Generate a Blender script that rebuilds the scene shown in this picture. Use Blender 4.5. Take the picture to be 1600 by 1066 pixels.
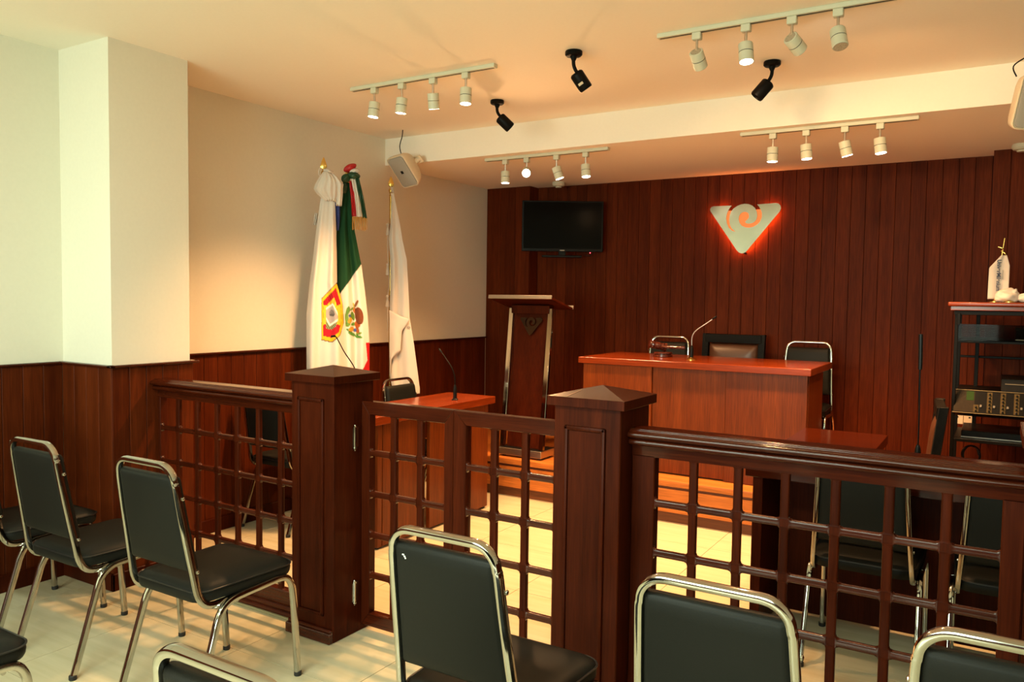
import bpy, bmesh, math, random
from mathutils import Vector, Matrix
random.seed(7)
for o in list(bpy.data.objects): bpy.data.objects.remove(o)
S = bpy.context.scene
COL = S.collection
R = math.radians
PI = math.pi

# ------------------------------------------------------------ camera, world, lights, exposure
cam_d = bpy.data.cameras.new('camera'); cam = bpy.data.objects.new('camera', cam_d); COL.objects.link(cam)
S.camera = cam
FPX = 1237.4
cam_d.sensor_width = 36.0; cam_d.lens = FPX/1600*36.0; cam_d.clip_start = 0.05
def cam_matrix(yaw, pitch, roll):
    cy, sy, cp, sp = math.cos(yaw), math.sin(yaw), math.cos(pitch), math.sin(pitch)
    F = Vector((-sy*cp, cy*cp, sp)); r = Vector((cy, sy, 0)); u = r.cross(F)
    cr, sr = math.cos(roll), math.sin(roll)
    return r*cr+u*sr, -r*sr+u*cr, F
_r, _u, _f = cam_matrix(R(31.507), R(-2.987), R(0.794))
cam.matrix_world = Matrix(((_r.x, _u.x, -_f.x, 0), (_r.y, _u.y, -_f.y, 0), (_r.z, _u.z, -_f.z, 1.44), (0, 0, 0, 1)))

w = bpy.data.worlds.new('world'); S.world = w; w.use_nodes = True
w.node_tree.nodes['Background'].inputs[0].default_value = (0.9, 0.85, 0.7, 1)
w.node_tree.nodes['Background'].inputs[1].default_value = 0.05
S.view_settings.view_transform = 'Standard'; S.view_settings.look = 'None'
S.view_settings.exposure = 1.10; S.view_settings.gamma = 1.0; S.view_settings.use_curve_mapping = False

WARM = (1.0, 0.525, 0.22)
FLUO = (0.84, 1.0, 0.83)
SPOT_W = 55.0
def area(name, loc, rot, sx, sy, power, color):
    d = bpy.data.lights.new(name, 'AREA'); d.shape = 'RECTANGLE'; d.size = sx; d.size_y = sy
    d.energy = power; d.color = color
    o = bpy.data.objects.new(name, d); COL.objects.link(o); o.location = loc; o.rotation_euler = rot
    return o
# fluorescent panels of the public half of the room (behind the camera) and the daylight window in the rear wall
area('fluorescent_light', (-1.45, 0.1, 2.60), (0, 0, 0), 1.5, 0.24, 40, FLUO)
area('fluorescent_light', (-2.4, -1.6, 2.60), (0, 0, 0), 1.5, 0.24, 14, FLUO)
area('window_light', (-1.6, -2.86, 1.45), (R(90), 0, 0), 3.2, 1.3, 84, FLUO)

# ------------------------------------------------------------ helpers
def link(o, parent=None):
    COL.objects.link(o)
    if parent is not None: o.parent = parent
    return o
def fin(bm, name, ang=35):
    bmesh.ops.recalc_face_normals(bm, faces=bm.faces)
    me = bpy.data.meshes.new(name); bm.to_mesh(me); bm.free()
    for p in me.polygons: p.use_smooth = True
    try: me.set_sharp_from_angle(angle=R(ang))
    except Exception: pass
    return me
def obj(name, bm, mat, parent=None, loc=(0, 0, 0), rot=(0, 0, 0), ang=35, label=None):
    me = fin(bm, name, ang)
    for m in (mat if isinstance(mat, (list, tuple)) else [mat]): me.materials.append(m)
    o = bpy.data.objects.new(name, me); o.location = loc; o.rotation_euler = rot
    link(o, parent)
    if label: o['label'] = label
    return o
def inst(name, me, parent=None, loc=(0, 0, 0), rot=(0, 0, 0)):
    o = bpy.data.objects.new(name, me); o.location = loc; o.rotation_euler = rot
    return link(o, parent)
def tag(o, label, cat, group=None):
    o['label'] = label; o['category'] = cat
    if group: o['group'] = group
    return o
def thing(name, label, cat, loc=(0, 0, 0), rz=0.0, group=None):
    o = bpy.data.objects.new(name, None); link(o); o.empty_display_size = 0.1
    o.location = loc; o.rotation_euler = (0, 0, rz)
    return tag(o, label, cat, group)
def struct(o): o['kind'] = 'structure'; return o
def copy_tree(o, parent=None):
    c = o.copy(); COL.objects.link(c)
    if parent is not None: c.parent = parent
    for ch in list(o.children): copy_tree(ch, c)
    return c
def NB(): return bmesh.new()
def bx(bm, x0, x1, y0, y1, z0, z1, bev=0.0, seg=1, mtx=None):
    vs = bmesh.ops.create_cube(bm, size=1.0)['verts']
    for v in vs:
        v.co = Vector(((x0+x1)/2+v.co.x*(x1-x0), (y0+y1)/2+v.co.y*(y1-y0), (z0+z1)/2+v.co.z*(z1-z0)))
    if bev > 0:
        es = list({e for v in vs for e in v.link_edges})
        rr = bmesh.ops.bevel(bm, geom=es, offset=bev, segments=seg, profile=0.5, affect='EDGES')
        vs = list({v for f in rr['faces'] for v in f.verts} | {v for v in vs if v.is_valid})
    if mtx is not None: bmesh.ops.transform(bm, matrix=mtx, verts=[v for v in vs if v.is_valid])
    return bm
def box(x0, x1, y0, y1, z0, z1, bev=0.0, seg=1): return bx(NB(), x0, x1, y0, y1, z0, z1, bev, seg)
def rings(bm, rs, cap0=True, cap1=True, closed=True):
    vr = [[bm.verts.new(p) for p in r] for r in rs]
    n = len(vr[0])
    for a, b in zip(vr[:-1], vr[1:]):
        for i in range(n if closed else n-1):
            j = (i+1) % n
            try: bm.faces.new((a[i], a[j], b[j], b[i]))
            except Exception: pass
    if closed and cap0: bm.faces.new(list(reversed(vr[0])))
    if closed and cap1: bm.faces.new(vr[-1])
    return bm
def frame(d):
    d = d.normalized(); a = Vector((0, 0, 1)) if abs(d.z) < 0.9 else Vector((1, 0, 0))
    u = a.cross(d).normalized(); return u, d.cross(u)
def cyl(bm, p0, p1, r0, r1=None, n=16, cap=True):
    p0, p1 = Vector(p0), Vector(p1); r1 = r0 if r1 is None else r1
    u, v = frame(p1-p0)
    rs = [[p+u*(r*math.cos(2*PI*i/n))+v*(r*math.sin(2*PI*i/n)) for i in range(n)] for p, r in ((p0, r0), (p1, r1))]
    return rings(bm, rs, cap, cap)
def lathe(bm, prof, c=(0, 0, 0), d=(0, 0, 1), n=24):      # prof: (radius, distance along d)
    c, d = Vector(c), Vector(d).normalized(); u, v = frame(d)
    rs = [[c+d*h+u*(max(r, 1e-4)*math.cos(2*PI*i/n))+v*(max(r, 1e-4)*math.sin(2*PI*i/n)) for i in range(n)] for r, h in prof]
    return rings(bm, rs)
def smooth_path(pts, k=5):
    P = [Vector(p) for p in pts]; out = []
    for i in range(len(P)-1):
        a = P[max(i-1, 0)]; b = P[i]; c = P[i+1]; d = P[min(i+2, len(P)-1)]
        for j in range(k):
            t = j/k
            out.append(0.5*((2*b)+(c-a)*t+(2*a-5*b+4*c-d)*t*t+(3*b-a-3*c+d)*t**3))
    return out+[P[-1]]
def tube(bm, pts, rx, ry=None, n=10, ref=None, sq=2.0, cap=True):
    P = [Vector(p) for p in pts]; ry = rx if ry is None else ry
    T = [(P[min(i+1, len(P)-1)]-P[max(i-1, 0)]).normalized() for i in range(len(P))]
    u = Vector(ref) if ref else frame(T[0])[0]
    rs = []
    for p, t in zip(P, T):
        u = (u-t*u.dot(t)); u = u.normalized() if u.length > 1e-5 else frame(t)[0]
        v = t.cross(u); ring = []
        for i in range(n):
            a = 2*PI*(i+0.5)/n; ca, sa = math.cos(a), math.sin(a)
            k = (abs(ca)**sq+abs(sa)**sq)**(-1/sq)
            ring.append(p+u*(rx*ca*k)+v*(ry*sa*k))
        rs.append(ring)
    return rings(bm, rs, cap, cap)

# ------------------------------------------------------------ materials
def newmat(name):
    m = bpy.data.materials.new(name); m.use_nodes = True
    nt = m.node_tree; b = nt.nodes['Principled BSDF']; return m, nt, b
def lin(c): return tuple((x/12.92 if x <= 0.04045 else ((x+0.055)/1.055)**2.4) for x in [v/255 for v in c])
def plain(name, rgb, rough=0.5, metal=0.0, spec=0.5, coat=0.0, noise=0.0, scale=40, bump=0.0):
    m, nt, b = newmat(name)
    b.inputs['Base Color'].default_value = (*rgb, 1); b.inputs['Roughness'].default_value = rough
    b.inputs['Metallic'].default_value = metal; b.inputs['Specular IOR Level'].default_value = spec
    b.inputs['Coat Weight'].default_value = coat
    tc = nt.nodes.new('ShaderNodeTexCoord'); nz = nt.nodes.new('ShaderNodeTexNoise')
    nz.inputs['Scale'].default_value = scale; nz.inputs['Detail'].default_value = 3
    nt.links.new(tc.outputs['Object'], nz.inputs['Vector'])
    mx = nt.nodes.new('ShaderNodeMix'); mx.data_type = 'RGBA'
    mx.inputs[6].default_value = (*[c*(1-noise) for c in rgb], 1); mx.inputs[7].default_value = (*[min(1, c*(1+noise)) for c in rgb], 1)
    nt.links.new(nz.outputs['Fac'], mx.inputs[0]); nt.links.new(mx.outputs[2], b.inputs['Base Color'])
    if bump > 0:
        bp = nt.nodes.new('ShaderNodeBump'); bp.inputs['Strength'].default_value = bump; bp.inputs['Distance'].default_value = 0.002
        nt.links.new(nz.outputs['Fac'], bp.inputs['Height']); nt.links.new(bp.outputs['Normal'], b.inputs['Normal'])
    return m
def emit(name, rgb, strength, basec=(0.8, 0.8, 0.8)):
    m, nt, b = newmat(name)
    b.inputs['Base Color'].default_value = (*basec, 1)
    b.inputs['Emission Color'].default_value = (*rgb, 1); b.inputs['Emission Strength'].default_value = strength
    return m
def wood(name, dark, light, axis='z', rough=0.3, coat=0.3, vary=0.25, fine=1.0, spec=0.28, bumpy=0.06):
    m, nt, b = newmat(name); N = nt.nodes.new; L = nt.links.new
    tc = N('ShaderNodeTexCoord'); oi = N('ShaderNodeObjectInfo')
    off = N('ShaderNodeVectorMath'); off.operation = 'SCALE'; off.inputs[0].default_value = (7.3, 5.1, 9.7)
    L(oi.outputs['Random'], off.inputs['Scale'])
    ad = N('ShaderNodeVectorMath'); ad.operation = 'ADD'; L(tc.outputs['Object'], ad.inputs[0]); L(off.outputs[0], ad.inputs[1])
    def nz(sc, detail, rough_):
        mp = N('ShaderNodeMapping'); L(ad.outputs[0], mp.inputs['Vector'])
        s = [sc, sc, sc]; s['xyz'.index(axis)] = sc*0.045; mp.inputs['Scale'].default_value = s
        t = N('ShaderNodeTexNoise'); t.inputs['Scale'].default_value = 1.0; t.inputs['Detail'].default_value = detail
        t.inputs['Roughness'].default_value = rough_; L(mp.outputs[0], t.inputs['Vector']); return t
    a = nz(14, 4, 0.6); f = nz(170*fine, 2, 0.5)
    rp = N('ShaderNodeValToRGB'); rp.color_ramp.elements[0].position = 0.32; rp.color_ramp.elements[1].position = 0.70
    rp.color_ramp.elements[0].color = (*dark, 1); rp.color_ramp.elements[1].color = (*light, 1)
    L(a.outputs['Fac'], rp.inputs['Fac'])
    mr = N('ShaderNodeMapRange'); mr.inputs[1].default_value = 0.3; mr.inputs[2].default_value = 0.7; mr.inputs[3].default_value = 0.72; mr.inputs[4].default_value = 1.15
    L(f.outputs['Fac'], mr.inputs[0])
    mv = N('ShaderNodeMapRange'); mv.inputs[3].default_value = 1-vary; mv.inputs[4].default_value = 1+vary; L(oi.outputs['Random'], mv.inputs[0])
    mm = N('ShaderNodeMath'); mm.operation = 'MULTIPLY'; L(mr.outputs[0], mm.inputs[0]); L(mv.outputs[0], mm.inputs[1])
    sc = N('ShaderNodeVectorMath'); sc.operation = 'SCALE'; L(rp.outputs['Color'], sc.inputs[0]); L(mm.outputs[0], sc.inputs['Scale'])
    L(sc.outputs[0], b.inputs['Base Color'])
    b.inputs['Specular IOR Level'].default_value = spec
    b.inputs['Roughness'].default_value = rough; b.inputs['Coat Weight'].default_value = coat; b.inputs['Coat Roughness'].default_value = 0.12
    bp = N('ShaderNodeBump'); bp.inputs['Strength'].default_value = bumpy; bp.inputs['Distance'].default_value = 0.001
    L(f.outputs['Fac'], bp.inputs['Height']); L(bp.outputs['Normal'], b.inputs['Normal'])
    return m
M = {}
M['ceil'] = plain('ceiling_paint', (0.92, 0.86, 0.74), 0.8, noise=0.02, scale=60, bump=0.03, spec=0.1)
M['plaster'] = plain('plaster_paint', (0.74, 0.71, 0.60), 0.75, noise=0.03, scale=60, bump=0.05, spec=0.2)
M['rail'] = wood('dark_mahogany', (0.036, 0.0056, 0.0016), (0.066, 0.0102, 0.0028), 'z', 0.36, 0.0, 0.10, 1.0, 0.06)
M['railx'] = wood('dark_mahogany_lengthwise', (0.036, 0.0056, 0.0016), (0.066, 0.0102, 0.0028), 'x', 0.22, 0.30, 0.10, 1.0, 0.25)
M['handrail'] = wood('polished_handrail', (0.036, 0.0056, 0.0016), (0.066, 0.0102, 0.0028), 'x', 0.15, 0.0, 0.05, 1.0, 0.30, 0.0)
M['plank'] = wood('mahogany_plank', (0.060, 0.0096, 0.0021), (0.108, 0.0198, 0.0044), 'z', 0.42, 0.0, 0.12, 1.0, 0.08)
M['plankb'] = wood('mahogany_plank_rear', (0.070, 0.0115, 0.0026), (0.120, 0.0215, 0.0048), 'z', 0.48, 0.0, 0.10, 1.0, 0.05)
M['desk'] = wood('cherry_veneer', (0.108, 0.0200, 0.0026), (0.170, 0.0360, 0.0050), 'z', 0.36, 0.05, 0.08, 1.0, 0.2)
M['deskx'] = wood('cherry_veneer_top', (0.150, 0.0205, 0.0030), (0.215, 0.0330, 0.0052), 'x', 0.22, 0.2, 0.05, 1.0, 0.3)
M['desky'] = wood('cherry_veneer_top_y', (0.150, 0.0205, 0.0030), (0.215, 0.0330, 0.0052), 'y', 0.22, 0.2, 0.05, 1.0, 0.3)
M['dais'] = wood('laminate_step', (0.40, 0.118, 0.021), (0.54, 0.172, 0.034), 'x', 0.35, 0.1, 0.04)
M['kick'] = wood('shaded_wood', (0.11, 0.032, 0.012), (0.18, 0.055, 0.020), 'x', 0.4, 0.1, 0.04)  # step wood with the shade under the nosing put into its colour
M['table'] = wood('shaded_table_top', (0.032, 0.0045, 0.0012), (0.052, 0.0080, 0.0020), 'x', 0.14, 0.0, 0.05, 1.0, 0.3)  # desk veneer darkened: the shade on the right-hand tables is in the colour
M['chrome'] = plain('chrome', (0.50, 0.49, 0.45), 0.09, 1.0, noise=0.03, scale=25)
M['vinyl'] = plain('black_vinyl', (0.0100, 0.0102, 0.0084), 0.46, noise=0.2, scale=350, bump=0.15, spec=0.12)
M['pipe'] = plain('black_piping', (0.010, 0.010, 0.010), 0.35)
M['rubber'] = plain('black_rubber', (0.008, 0.008, 0.008), 0.6)
M['white'] = plain('white_enamel', (0.60, 0.59, 0.45), 0.45, noise=0.02)
M['blackmetal'] = plain('black_metal', (0.005, 0.0045, 0.004), 0.42, 0.0, noise=0.1, spec=0.08)
M['blackplastic'] = plain('black_plastic', (0.006, 0.006, 0.006), 0.3, spec=0.12)
M['speaker'] = plain('cream_plastic', (0.74, 0.62, 0.44), 0.5, noise=0.02)
M['grille'] = plain('grey_grille', (0.36, 0.33, 0.28), 0.6, noise=0.35, scale=900, bump=0.3)
M['gold'] = plain('brass', (0.62, 0.40, 0.10), 0.25, 1.0, noise=0.1)
M['steel'] = plain('brushed_steel', (0.62, 0.58, 0.52), 0.30, 1.0, noise=0.08, scale=90)
M['screen'] = plain('dark_screen', (0.003, 0.0028, 0.0024), 0.15, spec=0.04)
M['leather'] = plain('brown_leather', (0.070, 0.026, 0.012), 0.36, noise=0.25, scale=120, bump=0.2)
M['darkwood'] = wood('black_lacquered_wood', (0.006, 0.0055, 0.005), (0.013, 0.012, 0.010), 'x', 0.40, 0.0, 0.05, 1.0, 0.05)
M['led'] = emit('lamp_lens_lit', (1.0, 0.90, 0.72), 14.0)
M['ledoff'] = plain('lamp_lens_off', (0.42, 0.36, 0.26), 0.25, noise=0.5, scale=160)
M['redled'] = emit('red_led', (1.0, 0.03, 0.05), 6.0)
M['cloth'] = plain('white_cloth', (0.64, 0.58, 0.51), 0.8, noise=0.03, scale=300, bump=0.1, spec=0.1)
M['ink'] = plain('navy_ink', (0.012, 0.030, 0.085), 0.6)
M['inkgrey'] = plain('grey_ink', (0.10, 0.11, 0.13), 0.6)
M['grout'] = plain('grout', (0.10, 0.075, 0.04), 0.8, noise=0.1)
M['shoe'] = plain('olive_floor_trim', (0.30, 0.26, 0.14), 0.4)
M['gavel'] = plain('rosewood_polish', (0.055, 0.010, 0.005), 0.15, coat=0.6, noise=0.2, scale=60)
M['glass'] = newmat('smoked_glass')[0]
_b = M['glass'].node_tree.nodes['Principled BSDF']
_b.inputs['Base Color'].default_value = (0.25, 0.23, 0.20, 1); _b.inputs['Transmission Weight'].default_value = 1.0
_b.inputs['Roughness'].default_value = 0.05; _b.inputs['IOR'].default_value = 1.1
def vcol(name, rough=0.8):
    m, nt, b = newmat(name)
    a = nt.nodes.new('ShaderNodeVertexColor'); a.layer_name = 'Col'
    nt.links.new(a.outputs['Color'], b.inputs['Base Color']); b.inputs['Roughness'].default_value = rough
    b.inputs['Specular IOR Level'].default_value = 0.15
    tc = nt.nodes.new('ShaderNodeTexCoord'); nz = nt.nodes.new('ShaderNodeTexNoise'); nz.inputs['Scale'].default_value = 500
    nt.links.new(tc.outputs['Object'], nz.inputs['Vector'])
    bp = nt.nodes.new('ShaderNodeBump'); bp.inputs['Strength'].default_value = 0.1; bp.inputs['Distance'].default_value = 0.001
    nt.links.new(nz.outputs['Fac'], bp.inputs['Height']); nt.links.new(bp.outputs['Normal'], b.inputs['Normal'])
    return m
M['flag'] = vcol('printed_cloth')
def tile_mat():
    m, nt, b = newmat('polished_cream_tile'); N = nt.nodes.new; L = nt.links.new
    tc = N('ShaderNodeTexCoord'); oi = N('ShaderNodeObjectInfo')
    off = N('ShaderNodeVectorMath'); off.operation = 'SCALE'; off.inputs[0].default_value = (9.0, 4.0, 0); L(oi.outputs['Random'], off.inputs['Scale'])
    ad = N('ShaderNodeVectorMath'); L(tc.outputs['Object'], ad.inputs[0]); L(off.outputs[0], ad.inputs[1])
    mp = N('ShaderNodeMapping'); mp.inputs['Scale'].default_value = (2.0, 26.0, 1); L(ad.outputs[0], mp.inputs['Vector'])
    nz = N('ShaderNodeTexNoise'); nz.inputs['Scale'].default_value = 1.0; nz.inputs['Detail'].default_value = 4; L(mp.outputs[0], nz.inputs['Vector'])
    rp = N('ShaderNodeValToRGB'); rp.color_ramp.elements[0].position = 0.3; rp.color_ramp.elements[1].position = 0.75
    rp.color_ramp.elements[0].color = (0.52, 0.455, 0.295, 1); rp.color_ramp.elements[1].color = (0.61, 0.54, 0.37, 1)
    L(nz.outputs['Fac'], rp.inputs['Fac']); L(rp.outputs['Color'], b.inputs['Base Color'])
    b.inputs['Roughness'].default_value = 0.16; b.inputs['Specular IOR Level'].default_value = 0.45
    return m
M['tile'] = tile_mat()

# ------------------------------------------------------------ room: floor, walls, ceiling
XL, XC, YR, XR = -4.04, -3.62, -2.9, 1.60      # left wall, column face, rear wall, right wall
YB, ZC, ZS, YBEAM = 6.26, 2.65, 2.45, 4.70     # back wall, ceiling, soffit, beam face
YP = 6.12                                      # left pilaster face
floor = struct(obj('floor', box(XL-0.2, XR+0.2, YR-0.2, YB+0.2, -0.10, -0.006), M['grout']))
tile_cache = {}
def tile(x0, x1, y0, y1):
    k = (round(x1-x0, 3), round(y1-y0, 3))
    if k not in tile_cache:
        a, b_ = (x1-x0)/2-0.0014, (y1-y0)/2-0.0014
        me = fin(box(-a, a, -b_, b_, -0.006, 0.0), 'tile', 30); me.materials.append(M['tile']); tile_cache[k] = me
    inst('tile', tile_cache[k], floor, ((x0+x1)/2, (y0+y1)/2, 0))
xs = [XL]+[-1.385+0.6*k for k in range(-4, 5)]+[XR]
ys = [YR]+[2.113+0.5985*k for k in range(-8, 5)]+[4.92]
for i in range(len(xs)-1):
    for j in range(len(ys)-1): tile(xs[i], xs[i+1], ys[j], ys[j+1])

def solid(name, *a): return struct(obj(name, box(*a), M['ceil' if 'ceil' in name else 'plaster']))
wall_left = solid('wall_left', XL-0.15, XL, YR-0.15, YB+0.15, -0.1, ZC+0.1)
wall_col = solid('wall_column', XL-0.02, XC, 2.23, 2.66, -0.05, ZC+0.05)
wall_back = struct(obj('wall_back', box(XL-0.15, XR+0.15, YB+0.012, YB+0.2, -0.1, ZC+0.1), M['rail']))
wall_right = solid('wall_right', XR, XR+0.15, YR-0.15, YB+0.15, -0.1, ZC+0.1)
wall_rear = solid('wall_rear', XL-0.15, XR+0.15, YR-0.2, YR, -0.1, ZC+0.1)
ceiling = solid('ceiling', XL-0.15, XR+0.15, YR-0.15, YB+0.15, ZC, ZC+0.15)
soffit = solid('ceiling_soffit', XL-0.1, XR+0.1, YBEAM, YB+0.1, ZS, ZC+0.05)

# planks
pl_cache = {}
def plank(parent, x, y, z0, z1, wd, nrm, mat, th=0.012, gap=0.0022):
    """vertical board; nrm '-y' faces the camera (width along x), '+x' faces the room (width along y)"""
    k = (round(wd, 4), round(z1-z0, 3), nrm, mat.name)
    if k not in pl_cache:
        h = (z1-z0)/2; a = wd/2-gap/2
        bm = box(-a, a, -th, 0, -h, h, 0.0016) if nrm == '-y' else box(0, th, -a, a, -h, h, 0.0016)
        me = fin(bm, 'plank', 30); me.materials.append(mat); pl_cache[k] = me
    return inst('plank', pl_cache[k], parent, (x, y, (z0+z1)/2))
PW = 0.0975
x = -3.58
while x < -0.075:
    plank(wall_back, x+PW/2, YB+0.012, 0.0, ZS, PW, '-y', M['plankb']); x += PW
# pilasters boxed in the same boards, either side of the back wall
pilL = struct(obj('trim_1', box(XL, -3.585, YP+0.012, YB+0.012, 0.0, ZS), M['plankb']))
for k in range(3): plank(pilL, XL+0.1517*(k+0.5), YP+0.012, 0.0, ZS, 0.1517, '-y', M['plankb'])
pilR = struct(obj('trim_2', box(-0.062, XR, 6.062, YB+0.012, 0.0, ZS), M['plankb']))
x = -0.065
while x < XR-0.05:
    plank(pilR, x+0.049, 6.062, 0.0, ZS, 0.098, '-y', M['plankb']); x += 0.098
# wainscot of the left wall, the column step and the column side
ZW = 1.085
def wains_x(parent, X, ya, yb):
    n = max(1, round((yb-ya)/PW)); wd = (yb-ya)/n
    for k in range(n): plank(parent, X, ya+wd*(k+0.5), 0.0, ZW, wd, '+x', M['plank'])
wains_x(wall_left, XL, -2.9, 2.22)
wains_x(wall_left, XL, 2.665, 6.10)
wains_x(wall_col, XC, 2.222, 2.672)
for k in range(4): plank(wall_col, XL+0.112+0.0975*0+(XC+0.012-XL-0.012)/4*(k+0.0)-0.05+0.002, 2.23, 0.0, ZW, (XC+0.012-XL-0.012)/4, '-y', M['plank'])
for k in range(4): plank(wall_col, XL+0.012+0.105*(k+0.5), 2.66+0.012, 0.0, ZW, 0.105, '-y', M['plank'])
struct(obj('wainscot_rear', box(XL, XR, YR, YR+0.02, 0, 1.10), M['plank']))  # unseen wainscot, added to darken the chrome reflections
struct(obj('wainscot_right', box(XR-0.02, XR, YR+0.02, 4.885, 0, 1.10), M['plank']))  # likewise unseen, added as a dark wall for the chrome to reflect
# wainscot cap
def cap(name, segs):
    bm = NB()
    for a in segs: bx(bm, *a, 0.004)
    return struct(obj(name, bm, M['railx']))
cap('trim_3', [(XL, XL+0.030, -2.9, 2.205, ZW, 1.098), (XL, XC+0.030, 2.203, 2.233, ZW, 1.098),
               (XC-0.004, XC+0.030, 2.203, 2.700, ZW, 1.098), (XL, XC+0.028, 2.672, 2.700, ZW, 1.098), (XL, XL+0.030, 2.66, 6.11, ZW, 1.098)])
def base(name, segs):
    bm = NB()
    for a in segs: bx(bm, *a, 0.003)
    return struct(obj(name, bm, M['rail']))
base('baseboard_left', [(XL+0.012, XL+0.026, -2.9, 2.205, 0, 0.085), (XL+0.012, XC+0.026, 2.204, 2.218, 0, 0.085),
                        (XC+0.012, XC+0.026, 2.204, 2.44, 0, 0.085), (XL+0.012, XL+0.026, 2.69, 4.86, 0, 0.085)])

# raised platform of the bench: toe kick darkened as shade, face with a groove, nosing and top
ZD = 0.28; YD = 4.885
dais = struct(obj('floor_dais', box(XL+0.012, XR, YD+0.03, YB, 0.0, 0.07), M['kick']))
obj('step_face', box(XL+0.012, XR, YD, YB, 0.07, 0.222, 0.003), M['dais'], dais)
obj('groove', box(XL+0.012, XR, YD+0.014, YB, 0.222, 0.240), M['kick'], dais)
obj('step_top', box(XL+0.012, XR, YD-0.004, YB, 0.240, ZD, 0.006, 2), M['dais'], dais)

# ------------------------------------------------------------ railing posts
def post(xc0, xc1, label):
    Y0, Y1 = 2.368, 2.612
    t = thing('railing_post', label, 'post', ((xc0+xc1)/2, (Y0+Y1)/2, 0), 0, 'posts of the wooden railing')
    hw, hd = (xc1-xc0)/2, (Y1-Y0)/2
    obj('body', box(-hw, hw, -hd, hd, 0.0, 1.086, 0.003), M['rail'], t)
    bm = NB(); a, b_, o_ = hw, hd, 0.020
    bx(bm, -a-o_, a+o_, -b_-o_, b_+o_, 1.085, 1.117, 0.0015)
    obj('cap', bm, M['rail'], t)
    bm = NB(); q = [(-a-o_, -b_-o_), (a+o_, -b_-o_), (a+o_, b_+o_), (-a-o_, b_+o_)]
    vs = [bm.verts.new((x_, y_, 1.1165)) for x_, y_ in q]; ap = bm.verts.new((0, 0, 1.150))
    for i in range(4): bm.faces.new((vs[i], vs[(i+1) % 4], ap))
    bm.faces.new(list(reversed(vs)))
    obj('pyramid_top', bm, M['railx'], t, ang=2)
    # raised moulding round the sunk panel on the public side
    bm = NB(); px0, px1, z0, z1, mw = -hw+0.040, hw-0.052, 0.105, 1.020, 0.016
    for (x0_, x1_, za, zb) in ((px0, px1, z1-mw, z1), (px0, px1, z0, z0+mw), (px0, px0+mw, z0, z1), (px1-mw, px1, z0, z1)):
        bx(bm, x0_, x1_, -hd-0.010, -hd+0.002, za, zb, 0.005, 2)
    obj('panel_moulding', bm, M['rail'], t)
    obj('panel', box(px0+mw, px1-mw, -hd-0.003, -hd+0.002, z0+mw, z1-mw, 0.001), M['rail'], t)
    bm = NB(); bx(bm, -hw-0.016, hw+0.0, -hd-0.024, -hd, 0.0, 0.045, 0.004); bx(bm, -hw-0.010, hw+0.0, -hd-0.016, -hd, 0.043, 0.060, 0.007, 2)
    obj('plinth', bm, M['railx'], t)
    return t
postL = post(-2.547, -2.303, 'dark mahogany railing post with chrome gate hinges, left of the gate')
postM = post(-1.277, -1.032, 'dark mahogany railing post with scratched pyramid cap, right of the gate')
postR = post(0.085, 0.330, 'dark mahogany railing post cut off at the right edge, where the long railing ends')
for (zz) in (0.848, 0.182):
    bm = NB()
    cyl(bm, (0.128, -0.002, zz-0.045), (0.128, -0.002, zz+0.045), 0.0075, n=14)
    for s_ in (-1, 1):
        lathe(bm, [(0.0105, 0), (0.0105, 0.006), (0.006, 0.010), (0.0045, 0.014)], (0.128, -0.002, zz+s_*0.041), (0, 0, s_), 14)
    bx(bm, 0.1222, 0.126, -0.010, 0.024, zz-0.042, zz+0.042, 0.001)
    obj('hinge', bm, M['chrome'], postL, label='chrome barrel hinge')
# scratches on the middle post's cap: worn pale lines
bm = NB()
for (xa, ya, xb, yb) in ((-0.118, -0.136, -0.098, -0.088), (-0.070, -0.136, -0.050, -0.066)):
    f_ = lambda x_, y_: 1.1172+0.0332*(1-max(abs(x_)/0.1425, abs(y_)/0.142))
    n_ = Vector((yb-ya, xa-xb, 0)).normalized()*0.0012
    a_, b2 = Vector((xa, ya, f_(xa, ya))), Vector((xb, yb, f_(xb, yb)))
    u_ = Vector((0, 0, 0.0006))
    bm.faces.new([bm.verts.new(p) for p in (a_-n_+u_, a_+n_+u_, b2+n_+u_, b2-n_+u_)])
obj('scratch', bm, plain('worn_wood', (0.40, 0.24, 0.13), 0.6), postM, label='pale scratches across the cap')

# ------------------------------------------------------------ lattice panels
FR = 0.010
def hb_mesh(L_, h, y0, y1, axis):
    """glazing-bar style member of length L_ between crossings with flared (filleted) ends"""
    half, N_ = h/2, 5
    st = []
    for k in range(N_+1):
        d = FR*k/N_; st.append((d, half+FR-math.sqrt(max(0, FR*FR-(FR-d)**2))))
    st += [(L_-d, hh) for d, hh in reversed(st)]
    rs = []; c = 0.0055; ym = (y0+y1)/2; yd = (y1-y0)/2
    for d, hh in st:
        prof = [(sx_*(yd-c+c*math.sin(R(a_))), sz_*(hh-c+c*math.cos(R(a_)))) for sx_, sz_, an in ((-1, -1, (0, 30, 60, 90)), (-1, 1, (90, 60, 30, 0)), (1, 1, (0, 30, 60, 90)), (1, -1, (90, 60, 30, 0))) for a_ in an]
        rs.append([(d-L_/2, ym+p, q) if axis == 'x' else (q, ym+p, d-L_/2) for p, q in prof])
    return rings(NB(), rs)
hb_cache = {}
def member(name, L_, h, y0, y1, axis, mat, parent, loc):
    k = (round(L_, 3), h, y0, y1, axis)
    if k not in hb_cache:
        me = fin(hb_mesh(L_, h, y0, y1, axis), name, 34); me.materials.append(mat); hb_cache[k] = me
    return inst(name, hb_cache[k], parent, loc)
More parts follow.
